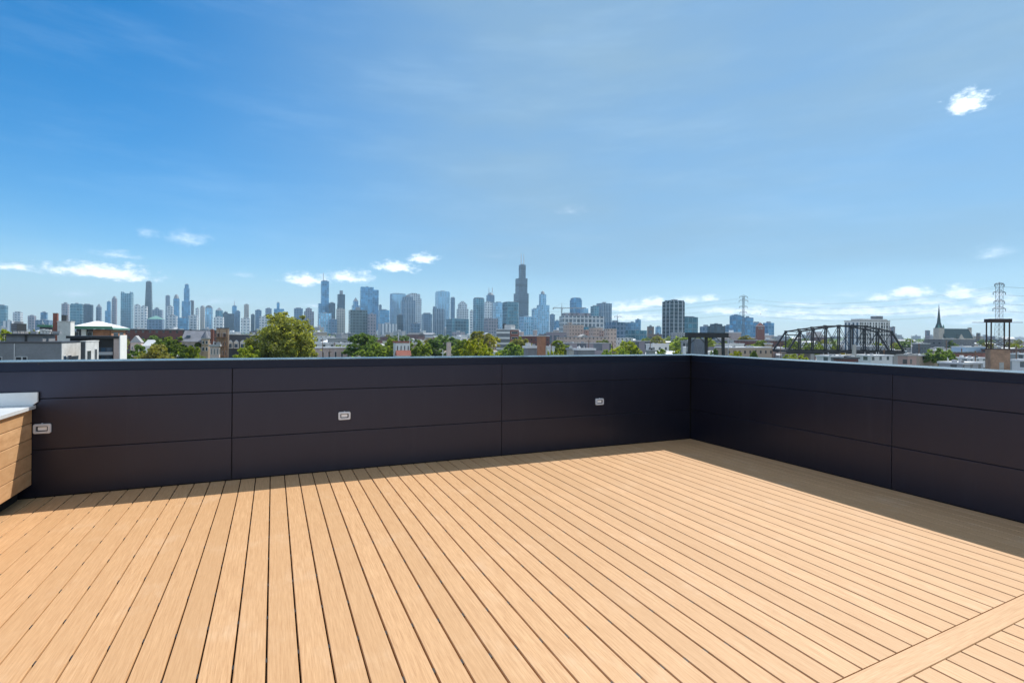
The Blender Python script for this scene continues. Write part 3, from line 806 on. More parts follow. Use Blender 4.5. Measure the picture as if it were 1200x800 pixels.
def trunk_mesh(name, h, r0, limbs, spread, seed, mat=None):
    r = random.Random(seed); m = MB()
    top = Vector((r.uniform(-.1,.1)*spread, r.uniform(-.1,.1)*spread, h))
    m.bar((0,0,0), top, r0, 8, r2=r0*.6)
    for i in range(limbs):
        a = 2*math.pi*i/limbs + r.uniform(-.4,.4)
        e = top + Vector((math.cos(a)*spread*.55, math.sin(a)*spread*.55, r.uniform(.5,1.0)*spread))
        m.bar(top-Vector((0,0,r0)), e, r0*.5, 6, r2=r0*.15)
        for j in range(2):
            e2 = e + Vector((r.uniform(-.4,.4)*spread, r.uniform(-.4,.4)*spread, r.uniform(.1,.5)*spread))
            mid = top.lerp(e, .6); m.bar(mid, e2, r0*.22, 5, r2=r0*.06)
    me = bpy.data.meshes.new(name); me.from_pydata(m.v, [], m.f); me.materials.append(M_bark); me.update()
    return me
LOB = [(0,0,.05,.72),(-.5,-.1,-.1,.52),(.5,0,-.05,.5),(.1,-.5,-.1,.5),(-.2,.2,.42,.5),(.28,.1,.35,.45),(-.05,.5,0,.5)]
LOB2 = [(0,0,.1,.7),(-.55,0,-.2,.45),(.52,-.2,-.15,.48),(0,-.45,-.25,.45),(.1,.15,.5,.42)]
LEAFS = {'oak':L_oak,'dark':L_dark,'mid':L_mid,'lime':L_lime,'yellow':L_yellow}
TREEM = {}
def tree_protos():
    for i, (k, mat) in enumerate(LEAFS.items()):
        for v in range(2):
            TREEM[(k,v)] = (crown_mesh('crown', 50+i*3+v, 1, 1, .82, 120, 56, .060, mat, LOB if v == 0 else LOB2),
                            trunk_mesh('trunk', .8, .07, 4, .6, i*3+v))
tree_protos()
def tree(label, px0, px1, pytop, pybot_frac, Y, kind, group=None, var=0, crown=None, name='tree'):
    """crown spans px0..px1, its top at pytop; the trunk stands on the ground"""
    a0, a1 = ray(px0, pytop)[0], ray(px1, pytop)[0]
    rad = (a1-a0)*Y/2; cx = (a0+a1)/2*Y; zt = Zat((px0+px1)/2, pytop, Y)
    H = zt-GZ
    t = thing(name, label, 'tree', (cx, Y, GZ), rnd.uniform(0,6.28) if crown is None else 0, group)
    rz = max(.40*H, min(rad*pybot_frac, .5*H))
    if crown is None:
        me, tm = TREEM[(kind,var)]
        c = bpy.data.objects.new('crown', me); c.scale = (rad*1.30, rad*1.30, rz*1.22)
    else:
        me = crown(rad, rz); tm = TREEM[(kind,var)][1]
        c = bpy.data.objects.new('crown', me)
    COL.objects.link(c); c.parent = t; c.location = (0,0,H-rz*.98)
    k = bpy.data.objects.new('trunk', tm); COL.objects.link(k); k.parent = t
    hz_ = (H-rz)/1.0; k.scale = (rad*.55, rad*.55, hz_)
    return t
tree('big olive green tree with a broad uneven crown rising well above the parapet', 297, 372.5, 366, .98, 125, 'oak',
     crown=lambda rad, rz: crown_mesh('crown', 3, rad*1.0, rad*1.0, rz*1.02, 380, 90, .31, L_oak,
        [(0,0,.0,.86),(0,-.3,-.2,.7),(-.5,-.3,-.15,.5),(.48,-.3,-.05,.52),(.05,-.55,-.25,.5),(-.25,.1,.5,.48),(.3,.1,.42,.45),(.62,0,-.45,.36),(-.62,0,-.5,.38),(0,-.5,-.6,.45)]))
GT = 'trees between the deck and the skyline'
TR = [
 ('bright lime green small tree in front of the dormered dark roof', 271, 305, 404.5, .8, 115, 'lime', 0),
 ('rounded dark green tree left of the turreted house', 186, 236, 393.5, .8, 150, 'dark', 0),
 ('small yellow green tree half in front of the rounded dark green tree', 214, 240, 404, .9, 120, 'mid', 1),
 ('yellowing tree left of the rounded dark green tree', 164, 197, 402, .8, 130, 'yellow', 0),
 ('green tree close to the white side wall of the dark modern house', 147, 172, 402, .8, 140, 'mid', 1),
 ('far low green tree behind the white roofed house', 166, 190, 392.5, .5, 320, 'mid', 0),
 ('yellow green tree top above the grey block building at the left edge', -6, 18, 384, .6, 170, 'lime', 1),
 ('yellow green tree top between the cooling unit and the green edged roof', 31, 48, 385, .6, 190, 'yellow', 1),
 ('large dark green tree below the broad dark grid block', 404, 447, 390, .8, 210, 'dark', 1),
 ('lighter green tree at the front of the middle tree cluster', 421, 455, 401.5, .8, 170, 'mid', 0),
 ('mid green tree at the right of the middle tree cluster', 443, 468, 396, .9, 230, 'mid', 1),
 ('far green tree behind the red roofed white house', 455, 480, 391.5, .6, 420, 'dark', 0),
 ('broad mid green tree left of the pinkish chimney tower', 478, 506, 399.5, .7, 190, 'mid', 0),
 ('dark green bush like tree beside the slim white pole', 496, 524, 397, .8, 230, 'dark', 1),
 ('green tree just right of the pinkish chimney tower', 528, 552, 396.5, .9, 210, 'mid', 1),
 ('dome shaped dark olive tree behind the front row, left of the banded brick block', 552, 584, 387.5, .7, 300, 'oak', 0),
 ('yellow tinged tree in front of the dome shaped dark olive tree', 543, 571, 397, .8, 190, 'lime', 0),
 ('low lime green tree at the foot of the dome shaped dark olive tree', 558, 588, 405.5, .8, 160, 'lime', 1),
 ('bright green tree in front of the banded brick block', 582, 613, 401.5, .8, 180, 'mid', 0),
 ('yellowing round tree right of the banded brick block', 598, 625, 394.5, .7, 260, 'yellow', 1),
 ('low lime bush right of the rough brick chimney', 639, 652, 409.5, .9, 150, 'lime', 0),
 ('second low lime bush right of the rough brick chimney', 650, 665, 409, .9, 155, 'lime', 1),
 ('lime green tree left in the row before the pale stone complex', 702, 722, 408, .8, 150, 'lime', 1),
 ('lime green tree right in the row before the pale stone complex', 719, 738, 407.5, .8, 155, 'lime', 0),
 ('mid green tree ending the row before the low teal block', 735, 757, 405.5, .8, 170, 'mid', 1),
 ('low green tree left of the white tank', 768, 786, 408.5, .7, 180, 'mid', 0),
 ('yellow green low tree close to the white tank', 782, 802, 410, .7, 170, 'lime', 0),
 ('far rounded tree below the tall pier fronted tower', 762, 778, 393, .7, 520, 'oak', 1),
 ('far green tree right of the foot of the tall pier fronted tower', 784, 794, 397, .8, 420, 'mid', 1),
 ('low green tree between the legs of the black gantry', 832, 843, 408, .8, 210, 'dark', 1),
 ('bushy yellow green tree right of the black gantry', 855, 870, 410, .8, 220, 'lime', 1),
 ('small dark green tree near the left end of the truss bridge', 880, 887, 408.5, 1, 230, 'dark', 0),
 ('far olive tree at the foot of the thin lattice pylon', 866, 881, 392.5, .7, 620, 'oak', 0),
 ('low yellow green tree under the left end of the truss bridge', 918, 945, 414, .7, 190, 'lime', 0),
 ('round green tree below the church', 1087, 1113, 407.5, .75, 200, 'mid', 0),
 ('darker green tree beside the round tree below the church', 1105, 1123, 414.5, .9, 180, 'dark', 1),
 ('green tree seen through the left half of the truss bridge', 972, 982, 398, .9, 420, 'lime', 1),
 ('green tree behind the right end of the truss bridge', 1040, 1062, 398, .6, 520, 'dark', 0),
]
for lab, a, b, p, fr, Y, k, v in TR:
    tree(lab, a, b, p, fr, Y, k, GT, v)

# ---------------------------------------------------------------- mid-ground buildings
def house(label, px0, px1, pytop, Y, mat, yaw=-25, asp=1.0, cat='building', name='building', roof=None, roofmat=None, over=.25, rh=3.0, group=None, units=0, zbase=None, win=None, winmat=None, chim=None, par=True):
    ya = GRID + R(yaw)*.12
    cx, w, d = fit_rect(px0, px1, pytop, Y, asp, ya)
    t = thing(name, label, cat, (cx, Y, GZ), ya, group)
    H = Zat((px0+px1)/2, pytop, Y) - GZ
    rm = roofmat or M_roofg
    if roof in ('gable','gabley','hip'):
        hw = H - rh
        MB().box(-w,w,-d,d,0,hw).build('wall', mat, t)
        MB().gable(-w-over,w+over,-d-over,d+over,hw+.02,H,'y' if roof=='gabley' else 'x',hip=.3 if roof=='hip' else 0).build('roof', rm, t)
        if roof in ('gable','gabley'):
            g = MB()
            if roof == 'gable': g.add([(-w,-d,hw+.01),(-w,d,hw+.01),(-w,0,H-.3),(w,-d,hw+.01),(w,d,hw+.01),(w,0,H-.3)],[(0,1,2),(3,5,4)])
            else: g.add([(-w,-d,hw+.01),(w,-d,hw+.01),(0,-d,H-.3),(-w,d,hw+.01),(w,d,hw+.01),(0,d,H-.3)],[(0,2,1),(3,4,5)])
            g.build('gable_wall', mat, t)
    else:
        hw = H
        MB().box(-w,w,-d,d,0,hw-.5).build('wall', mat, t)
        m = MB().box(-w-over,w+over,-d-over,d+over,hw-.48,hw-.12)
        m.box(-w-over,w+over,-d-over,-d-over+.3,hw-.118,hw); m.box(-w-over,w+over,d+over-.3,d+over,hw-.118,hw)
        m.box(-w-over,-w-over+.3,-d-over+.302,d+over-.302,hw-.118,hw); m.box(w+over-.3,w+over,-d-over+.302,d+over-.302,hw-.118,hw)
        m.build('roof', rm, t)
    for i in range(units):
        r = random.Random(hash((px0, i)) % 9999)
        ux, uy = r.uniform(-.7,.7)*w, r.uniform(-.6,.6)*d; s = min(w,d)*r.uniform(.10,.22)
        MB().box(ux-s,ux+s,uy-s*.7,uy+s*.7,H-.118,H+s*.9).build('rooftop_unit', M_roofunit, t)
    if roof is None:
        r = random.Random(int(px0*7+pytop*13))
        for i in range(4):
            ux, uy = r.uniform(-.85,.85)*w, r.uniform(-.8,.8)*d; s = r.uniform(.18,.5)
            if r.random() < .5: MB().box(ux-s,ux+s,uy-s,uy+s,H-.117,H+s*1.4).build('roof_vent', (M_roofunit, M_frame, M_greydk)[i%3], t)
            else: MB().bar((ux,uy,H-.117),(ux,uy,H+r.uniform(.4,1.1)),.08,8,r2=.07).build('vent_pipe', M_frame, t)
    if chim:
        for fx, fy, cw, ch in chim:
            MB().box(fx*w-cw,fx*w+cw,fy*d-cw,fy*d+cw,hw*.6,H+ch).build('chimney', M_brick, t)
    if win:
        cols, rows, z0, z1, ww = win
        wm = winmat or M_glass
        for face in ('f','s'):
            span = w if face == 'f' else d
            nc = cols if face == 'f' else max(1, int(round(cols*d/w)))
            for r_ in range(rows):
                for c_ in range(nc):
                    h0 = (-1 + 2*(c_+.5)/nc)*span; hw2 = span/nc*ww
                    zc = hw*(z0 + (z1-z0)*(r_+.5)/rows); hz2 = hw*(z1-z0)/rows*.30
                    m, p = MB(), MB(); fr = .10
                    sgn = 1 if cx/Y < .45 else -1
                    if face == 'f':
                        m.box(h0-hw2-fr,h0+hw2+fr,-d-.05,-d-.003,zc-hz2-fr,zc+hz2+fr); p.box(h0-hw2,h0+hw2,-d-.08,-d-.052,zc-hz2,zc+hz2)
                    else:
                        xa, xb = (w+.003, w+.05) if sgn > 0 else (-w-.05, -w-.003)
                        m.box(xa,xb,h0-hw2-fr,h0+hw2+fr,zc-hz2-fr,zc+hz2+fr)
                        xa, xb = (w+.052, w+.08) if sgn > 0 else (-w-.08, -w-.052)
                        p.box(xa,xb,h0-hw2,h0+hw2,zc-hz2,zc+hz2)
                    f_ = m.build('window', M_frame, t); p.build('pane', wm, f_)
    t['_dims'] = (w, d, H)
    return t

# -- grey block building at the far left with its set-back storey
class Corner:
    """frame with its origin at the near corner of a block: lx runs along the street front (negative to the left), ly runs back"""
    def __init__(self, pxC, Y):
        self.Y = Y; self.X = ray(pxC, 400)[0]*Y; self.c, self.s = math.cos(GRID), math.sin(GRID)
    def lx(self, px, ly=0.0):
        a = ray(px, 400)[0]
        return (a*self.Y + a*ly*self.c - self.X + ly*self.s)/(self.c - a*self.s)
    def ly(self, px, lx=0.0):
        a = ray(px, 400)[0]
        return (self.X + lx*self.c - a*(self.Y + lx*self.s))/(a*self.c + self.s)
    def z(self, px, py, lx=0.0, ly=0.0):
        return Zat(px, py, self.Y + lx*self.s + ly*self.c) - GZ
    def root(self, name, label, cat): return thing(name, label, cat, (self.X, self.Y, GZ), GRID)
def wall_window(t, x0, x1, y, z0, z1, glass=None, frame=None, depth=.05):
    f = MB().box(x0-.06,x1+.06,y-depth,y-.003,z0-.06,z1+.06).build('window', frame or M_frame, t)
    MB().box(x0,x1,y-depth-.03,y-depth-.002,z0,z1).build('pane', glass or M_glass, f)
def side_window(t, x, y0, y1, z0, z1, glass=None, frame=None):
    f = MB().box(x+.003,x+.05,y0-.06,y1+.06,z0-.06,z1+.06).build('window', frame or M_frame, t)
    MB().box(x+.052,x+.08,y0,y1,z0,z1).build('pane', glass or M_glass, f)
def grey_block():
    k = Corner(72, 62); t = k.root('building', 'grey block building with a set back dark roofed storey at the left edge', 'building')
    x0 = k.lx(-14); D = k.ly(95); H = k.z(40, 401.8, k.lx(40))
    MB().box(x0,-.02,.02,D,0,H).build('wall', M_greyblk, t)
    MB().box(-.018,.05,0,D+.1,0,H+.02).build('side_wall', M_offw, t)  # sun on this face is put into its paler material
    MB().box(x0,.12,-.1,D+.12,H+.022,H+.14).build('roof_edge', M_greydk, t)
    a, b = k.lx(7, 2.4), k.lx(50, 2.4); H2 = k.z(30, 392.6, k.lx(30,2.4), 2.4)
    MB().box(a,b,2.4,D-.6,H+.142,H2).build('set_back_storey', M_greyblk, t)
    MB().box(a-.3,b+.3,2.0,D-.3,H2+.002,H2+.16).build('roof', M_black, t)
    m = k.lx(30.5, 2.4); MB().box(m-.10,m+.10,2.30,2.397,H+.15,H2-.01).build('downpipe', M_black, t)
    m = k.lx(17); MB().box(m-.03,m+.03,-.05,.017,0,H-.05).build('downpipe', M_frame, t)
    for p, q in ((-3,2),(19,25),(27,31.5)):
        wall_window(t, k.lx(p), k.lx(q), .02, k.z(20,423,k.lx(20)), k.z(20,418.2,k.lx(20)))
    for p, q in ((73.6,76),(79,82.5)):
        side_window(t, .05, k.ly(p), k.ly(q), k.z(78,423), k.z(78,417.2), M_glassb)
    for fx, fy, s in ((.25,.6,.35),(.55,.5,.28)):
        MB().box(x0*fx-s,x0*fx+s,D*fy-s,D*fy+s,H2+.163,H2+.5).build('roof_vent', M_roofunit, t)
grey_block()
def grey_annex():
    k = Corner(100, 64); t = k.root('building', 'pale block annex with two tall dark windows left of the dark modern house', 'building')
    x0 = k.lx(94.5); D = k.ly(115); H = k.z(103, 400.6)
    MB().box(x0,-.02,.02,D,0,H).build('wall', M_greydk, t)
    MB().box(-.018,.05,0,D+.05,0,H+.02).build('side_wall', M_offw, t)  # sunlit side in off-white, shaded front in charcoal: light put into the colours
    MB().box(x0-.05,.10,-.08,D+.1,H+.022,H+.13).build('roof_edge', M_offw, t)
    side_window(t, .05, k.ly(101.4), k.ly(105.4), k.z(103,424), k.z(103,411.3))
    side_window(t, .05, k.ly(110.4), k.ly(112.4), k.z(111,424), k.z(111,410.2))
grey_annex()
def dark_modern():
    k = Corner(140, 74); t = k.root('house', 'dark modern house with a black roof slab and a sunlit white right side wall', 'house')
    L = lambda px, ly=0: k.lx(px, ly)
    D = k.ly(147.6); Hr = k.z(120, 393.6, L(120))
    MB().box(L(79),L(133),1.0,D-.02,0,Hr-.36).build('wall', M_black, t)
    MB().box(L(133.2),-.02,0,.3,0,Hr-.36).build('side_wall', M_pink, t)
    MB().box(-.018,.12,-.15,D,0,Hr+.12).build('end_wall', M_white, t)
    MB().box(L(78),-.02,-.25,D,Hr-.355,Hr).build('roof', M_black, t)
    MB().box(L(80),L(110),.5,.997,0,Hr-.9).build('upper_wall', M_offw, t)
    MB().box(L(93.5)-.06,L(93.5)+.06,.44,.498,0,Hr-.9).build('downpipe', M_black, t)
    for p, q in ((113,117.5),(118.5,124),(125,132)):
        wall_window(t, L(p,1), L(q,1), 1.0, k.z(120,424,L(120)), k.z(120,407.5,L(120)), M_glassb, M_greydk)
    MB().box(L(112,.6),L(132,.6),.72,.76,k.z(120,416,L(120)),k.z(120,412.5,L(120))).build('balcony_rail', M_frame, t)
    MB().box(L(112,.3),L(132.5,.3),.3,.95,k.z(120,417,L(120)),k.z(120,416.1,L(120))).build('balcony', M_greydk, t)
dark_modern()
def white_sloped():
    k = Corner(129, 112); t = k.root('building', 'white walled building under a big pale sloping roof with a green fascia', 'building')
    L = lambda px, ly=0: k.lx(px, ly)
    D = k.ly(147); ze = k.z(105, 382.2, L(105)); zr = k.z(100, 376.0, L(100), D*.5)
    MB().box(L(87),-.3,1.2,D-.1,0,ze-.62).build('wall', M_greydk, t)
    MB().box(-.28,0,1.0,D,0,ze-.75).build('brick_wall', M_brickor, t)
    MB().box(-3.2,-.3,.9,1.18,0,ze-.75).build('brick_wall', M_brickor, t)
    x0, x1 = L(85.5), .5
    vs = [(x0,-.4,ze),(x1,-.4,ze-.25),(x1,D+1.2,ze-.25),(x0,D+1.2,ze),(x0+2.0,D*.55,zr),(x0+.55*(x1-x0)-1,D*.55,zr)]
    MB().add(vs, [(0,1,5,4),(1,2,5),(2,3,4,5),(3,0,4),(3,2,1,0)]).build('roof', M_roofw, t)
    MB().box(x0,x1,-.50,-.405,ze-.58,ze+.02).build('fascia', M_green, t)
    MB().box(x1+.003,x1+.1,-.45,D+1.2,ze-.66,ze-.28).build('fascia', M_copper, t)
    MB().box(L(94),L(99.5),.6,1.19,0,k.z(97,385.8,L(97))).build('bay_window', M_white, t)
    for p, q in ((88,92),(103,108),(112,121)):
        wall_window(t, L(p,1.2), L(q,1.2), 1.2, ze-2.6, ze-1.2)
    side_window(t, 0, k.ly(133), k.ly(138), ze-2.8, ze-1.4); side_window(t, 0, k.ly(140), k.ly(144), ze-2.8, ze-1.4)
white_sloped()
def side_block():
    k = Corner(82.3, 104); t = k.root('building', 'plain grey block with a bright sunlit right side, right of the brick chimney stack', 'building')
    x0 = k.lx(67); D = k.ly(87); H = k.z(76, 377.4)
    MB().box(x0,-.02,.02,D,0,H).build('wall', M_offw, t)
    MB().box(-.018,.03,0,D+.02,0,H+.02).build('side_wall', M_white, t)  # white carries the sunlight on this side, the greyer front its shade
    MB().box(x0-.08,.1,-.06,D+.08,H+.022,H+.2).build('roof_edge', M_offw, t)
    MB().box(x0*.62-.4,x0*.62+.4,.8,1.6,H+.203,k.z(78,369,x0*.6)).build('stair_head', M_greydk, t)
side_block()
def chimney_stack(label, px0, px1, pytop, Y, mat, cap=True, name='chimney_stack', cat='chimney', yaw=24.7):
    cx, w, d = fit_rect(px0, px1, pytop, Y, 1, R(yaw))
    t = thing(name, label, cat, (cx, Y, GZ), R(yaw))
    H = Zat((px0+px1)/2, pytop, Y)-GZ
    MB().box(-w,w,-d,d,0,H).build('shaft', mat, t)
    if cap: MB().box(-w*1.12,w*1.12,-d*1.12,d*1.12,H+.003,H+w*.3).build('cap', M_conc, t)
    return t
chimney_stack('red brick chimney stack left of the white walled side block', 62, 68.8, 367.3, 105, M_brick)
house('small dark building with a bright green roof edge left of the brick chimney stack', 46.5, 62.5, 380.6, 118, M_greydk, -10, .8, roofmat=M_green, over=.35, win=(3,1,.80,.93,.3), name='building')
def cooling():
    Y = 90; cx = ray(22,384)[0]*Y
    t = thing('cooling_tower', 'dark louvred cooling unit on legs left of the green edged roof', 'cooling unit', (cx, Y, GZ), R(-15))
    z0, z1 = Zat(22,388,Y)-GZ, Zat(22,376.8,Y)-GZ
    MB().box(-.75,.75,-.7,.7,z0,z1-.35).build('casing', M_greydk, t)
    MB().prism(ngon(12,.6), z1-.34, z1).build('fan_stack', M_roofunit, t)
    for i in range(4): MB().box(-.70,.70,-.74,-.703,z0+.15+i*.28,z0+.33+i*.28).build('louvre', M_slate, t)
    for sx in (-1,1):
        for sy in (-1,1): MB().bar((sx*.6,sy*.55,0),(sx*.6,sy*.55,z0-.003),.06).build('leg', M_steel, t)
cooling()
for i, px in enumerate((49.5, 53.5, 57)):
    Y = 114; c = ray(px, 388)[0]*Y; t = thing('roof_vent', ('pale roof vent under the green roof edge, leftmost of three','pale roof vent under the green roof edge, middle of three','pale roof vent under the green roof edge, rightmost of three')[i], 'vent', (c, Y, GZ), 0, 'roof vents')
    z = Zat(px, 385.5+i*.4, Y)-GZ
    MB().prism(ngon(8,.33),0,z-.3).build('pipe', M_frame, t); MB().prism(ngon(8,.5),z-.297,z).build('cowl', M_frame, t)

house('long low dark red brick block running behind the dark green tree', 138, 262, 386.2, 330, ST['brickl'], -16, .16, roofmat=M_roofd, units=3)
house('tan and pink stepped house left of the yellowing tree', 153, 168, 393.2, 190, M_pink, -20, 1, roof='gabley', roofmat=M_roofg, rh=2.5, win=(3,3,.35,.9,.25), name='house', cat='house')
house('small white roofed house behind the yellowing tree', 167, 187, 398, 185, M_white, -20, .8, roof='hip', roofmat=M_roofw, rh=2.2, win=(3,1,.55,.9,.25), name='house', cat='house')
def turret_house():
    k = Corner(246, 150); t = k.root('house', 'house with a grey slate roof and a cone topped round turret', 'house')
    L = k.lx; D = 8.0
    ze = k.z(225, 400.5, L(225)); zr = k.z(225, 387.4, L(225,D/2), D/2)
    x0 = L(213); tx = L(241); tr = (L(246)-L(236))/2
    MB().box(x0,-.1,.3,D,0,ze).build('wall', M_pink, t)
    MB().gable(x0-.4,.2,-.1,D+.4,ze+.02,zr,'x',hip=.08).build('roof', M_slate, t)
    z1 = k.z(241,397,tx)
    MB().prism(ngon(14,tr,None,tx,0),0,z1).build('turret', M_tan, t)
    MB().prism(ngon(14,tr*1.12,None,tx,0),z1+.003,z1+.22).build('cornice', M_offw, t)
    MB().cone(ngon(14,tr*1.2,None,tx,0),z1+.224,(tx,0,k.z(241,386.8,tx))).build('turret_roof', M_slate, t)
    MB().box(.1,k.lx(250),.4,1.4,0,k.z(248,385.8)).build('chimney', M_brick, t)
    for a, p0, p1 in ((238.6,403,399),(242.8,403,399),(238.6,411,406.5),(242.8,411,406.5)):
        x = L(a); yy = -math.sqrt(max(.01,tr*tr-(x-tx)**2))
        f = MB().box(x-.30,x+.30,yy-.08,yy+.25,k.z(241,p0,tx),k.z(241,p1,tx)).build('window', M_frame, t)
        MB().box(x-.20,x+.20,yy-.11,yy-.082,k.z(241,p0,tx)+.1,k.z(241,p1,tx)-.1).build('pane', M_glass, f)
    for a in (217, 224, 231):
        wall_window(t, L(a)-.4, L(a)+.4, .3, ze-2.4, ze-.9)
    q = .45; x = L(220); zz = ze+(zr-ze)*q
    MB().box(x-.5,x+.5,-.1+(D/2+.1)*q-.45,-.1+(D/2+.1)*q+.3,zz-.2,zz+.45).build('skylight', M_glassb, t)
turret_house()
def balcony_block():
    Y = 165; yaw = GRID
    cx, w, d = fit_rect(250, 268.5, 384, Y, .35, yaw)
    t = thing('apartment_building', 'tan apartment building with stacked brown timber porches', 'apartment building', (cx, Y, GZ), yaw)
    H = Zat(259, 384, Y)-GZ
    MB().box(-w*.6,w,-d,d,0,H-.3).build('wall', M_tan, t)
    MB().box(-w*.65,w*1.05,-d-.1,d+.1,H-.297,H).build('roof', M_roofd, t)
    for k in range(5):
        z = H-2.9-k*2.9
        if z < 1: break
        p = MB().box(-w,w*.85,-d-2.0,-d-.01,z-.2,z).build('porch', M_wood, t)
        r = MB()
        r.box(-w,w*.85,-d-2.0,-d-1.92,z+.85,z+.95)
        for i in range(14):
            x = -w + (w*1.85)*i/13; r.box(x-.03,x+.03,-d-1.99,-d-1.93,z+.003,z+.848)
        r.build('railing', M_offw if k == 3 else M_wood, p)
    for sx in (-.97,-.1,.8):
        MB().box(sx*w-.1,sx*w+.1,-d-2.15,-d-2.003,0,H-.6).build('post', M_wood, t)
    for k in range(4):
        for fx in (-.3,.45):
            z = H-2.3-k*2.9
            f = MB().box(fx*w-.45,fx*w+.45,-d-.06,-d-.003,z-.7,z+.7).build('window', M_frame, t)
            MB().box(fx*w-.36,fx*w+.36,-d-.085,-d-.062,z-.6,z+.6).build('pane', M_glass, f)
balcony_block()
house('pale pink rendered house in front of the porch building', 246, 258, 403.5, 120, M_pink, -15, 1, roofmat=M_roofg, win=(3,2,.6,.95,.22), name='house', cat='house')
def dormer_house():
    Y = 170; yaw = R(-6)
    cx, w, d = fit_rect(266, 300, 392, Y, .6, yaw)
    t = thing('house', 'wide dark charcoal house with three white dormer windows', 'house', (cx, Y, GZ), yaw)
    H = Zat(283, 392.3, Y)-GZ
    MB().box(-w,w,-d,d,0,H-2.6).build('wall', M_greydk, t)
    vs = [(-w-.3,-d-.3,H-2.58),(w+.3,-d-.3,H-2.58),(w+.3,d+.3,H-2.58),(-w-.3,d+.3,H-2.58),(-w-.1,-d+.9,H),(w+.1,-d+.9,H),(w+.1,d-.9,H),(-w-.1,d-.9,H)]
    MB().add(vs,[(0,3,2,1),(4,5,6,7),(0,1,5,4),(1,2,6,5),(2,3,7,6),(3,0,4,7)]).build('roof', M_greydk, t)
    MB().box(-w-.2,w+.2,-d+.7,d-.7,H+.003,H+.2).build('roof_trim', M_offw, t)
    for fx in (-.62,-.05,.55):
        x = fx*w
        f = MB().box(x-.8,x+.8,-d-.4,-d+1.2,H-4.4,H-2.5).build('dormer', M_white, t)
        MB().box(x-.55,x+.55,-d-.45,-d-.403,H-4.1,H-2.9).build('pane', M_glassb, f)
        MB().gable(x-.95,x+.95,-d-.5,-d+1.1,H-2.49,H-1.7,'y').build('dormer_roof', M_roofw, f)
dormer_house()
# -- flat white industrial sheds right of the big tree
house('long low white roofed shed, farthest of the sheds right of the big tree', 362, 392, 393.6, 520, ST['whitel'], -10, .5, roofmat=M_roofw, name='warehouse', cat='warehouse')
house('grey shed with a dark front behind the middle white shed', 384, 412, 396.3, 420, ST['greyl'], -8, .5, roofmat=M_roofg, name='warehouse', cat='warehouse', units=1)
house('white shed with a flat bright roof, middle of the sheds right of the big tree', 362, 418, 401.8, 300, ST['whitel'], -6, .3, roofmat=M_roofw, name='warehouse', cat='warehouse', units=2)
house('pinkish brick shed with a white roof, nearest right of the big tree', 366, 419, 406.4, 215, M_pink, -8, .35, roofmat=M_roofw, name='warehouse', cat='warehouse', win=(7,1,.30,.9,.25))
for i, (px, pt, Y, lab) in enumerate(((378.2,396,170,'wooden utility pole against the white sheds, left one of two'),(386.6,409,150,'short dark utility pole against the pinkish shed'),(519,409.5,130,'slim white pole in front of the dark green tree'),(480,395.5,160,'slim pale pole right of the red roofed white house'),(467,389,300,'thin pale mast above the middle tree cluster'),(853.5,395,200,'thin grey pole at the right end of the black gantry'),(1068,393,230,'thin grey mast in front of the long dark apartment block'))):
    x = ray(px,pt)[0]*Y; t = thing('utility_pole', lab, 'pole', (x,Y,GZ)); H = Zat(px,pt,Y)-GZ
    mt = M_wood if i < 2 else M_frame
    MB().bar((0,0,0),(0,0,H),.14 if Y < 250 else .32,8,r2=.09 if Y < 250 else .25).build('pole', mt, t)
    MB().box(-.5,.5,-.05,.05,H-.9,H-.75).build('crossarm', mt, t)
house('white house with a red roof in the gap of the middle trees', 461, 480.5, 399.8, 175, M_white, -14, .9, roof=None, roofmat=M_redroof, win=(4,2,.45,.92,.22), name='house', cat='house')
house('low red roofed annex in front of the white house', 464, 481, 410.3, 140, M_white, -12, .6, roof='gable', roofmat=M_redroof, rh=1.4, name='annex', cat='house', win=(3,1,.4,.8,.2))
house('cream brick three bay building between the two middle tree groups', 482, 497, 402, 270, ST['tanl'], -14, .8, roofmat=M_roofw, units=1)
chimney_stack('pale pink square tower standing between the middle trees', 523.2, 528.6, 401.5, 135, M_pink)
def banded():
    Y = 320; yaw = R(-38)
    cx, w, d = fit_rect(582.5, 608, 385.5, Y, .8, yaw)
    t = thing('building', 'corner building with white banded left face and red brick right face', 'building', (cx,Y,GZ), yaw)
    H = Zat(595,385.5,Y)-GZ
    MB().box(-w,w,-d,d,0,H-.5).build('wall', M_brick, t)
    MB().box(-w-.05,w*.98,-d-.30,-d-.005,0,H-.5).build('banded_front', M_greyblk, t)
    for k in range(6):
        z = H-2.2-k*3.3
        MB().box(-w-.1,w*.96,-d-.50,-d-.305,z-.6,z+.6).build('band', M_white, t)
        f = MB().box(w+.003,w+.08,-d*.75,d*.75,z-.75,z+.75).build('window', M_frame, t)
        MB().box(w+.083,w+.11,-d*.7,d*.7,z-.62,z+.62).build('pane', M_glass, f)
    MB().box(-w-.3,w+.3,-d-.5,d+.3,H-.497,H).build('roof', M_roofw, t)
    x = w*.2; MB().box(x-2.6,x+2.6,-1.5,2.6,H+.003,H+2.6).build('roof_house', M_offw, t)
    MB().prism(ngon(10,1.0,None,-w*.55,0),H+.003,H+3.4).build('roof_tank', M_greydk, t)
banded()
house('flat white roofed low building right of the banded corner building', 607, 644, 393.2, 420, ST['brickl'], -12, .4, roofmat=M_roofw, units=1)
house('plain grey rendered block left of the rough brick chimney', 613.8, 630.5, 405.3, 120, M_greyblk, -10, .7, roofmat=M_roofw, units=1)
chimney_stack('rough orange brown brick chimney with a broad square shaft in the middle', 629.5, 639.6, 394.2, 115, M_brickor, name='chimney_stack')
house('low white shed right of the rough brick chimney', 638, 650, 405.6, 260, M_white, -10, .8, roofmat=M_roofw, name='shed', cat='shed')
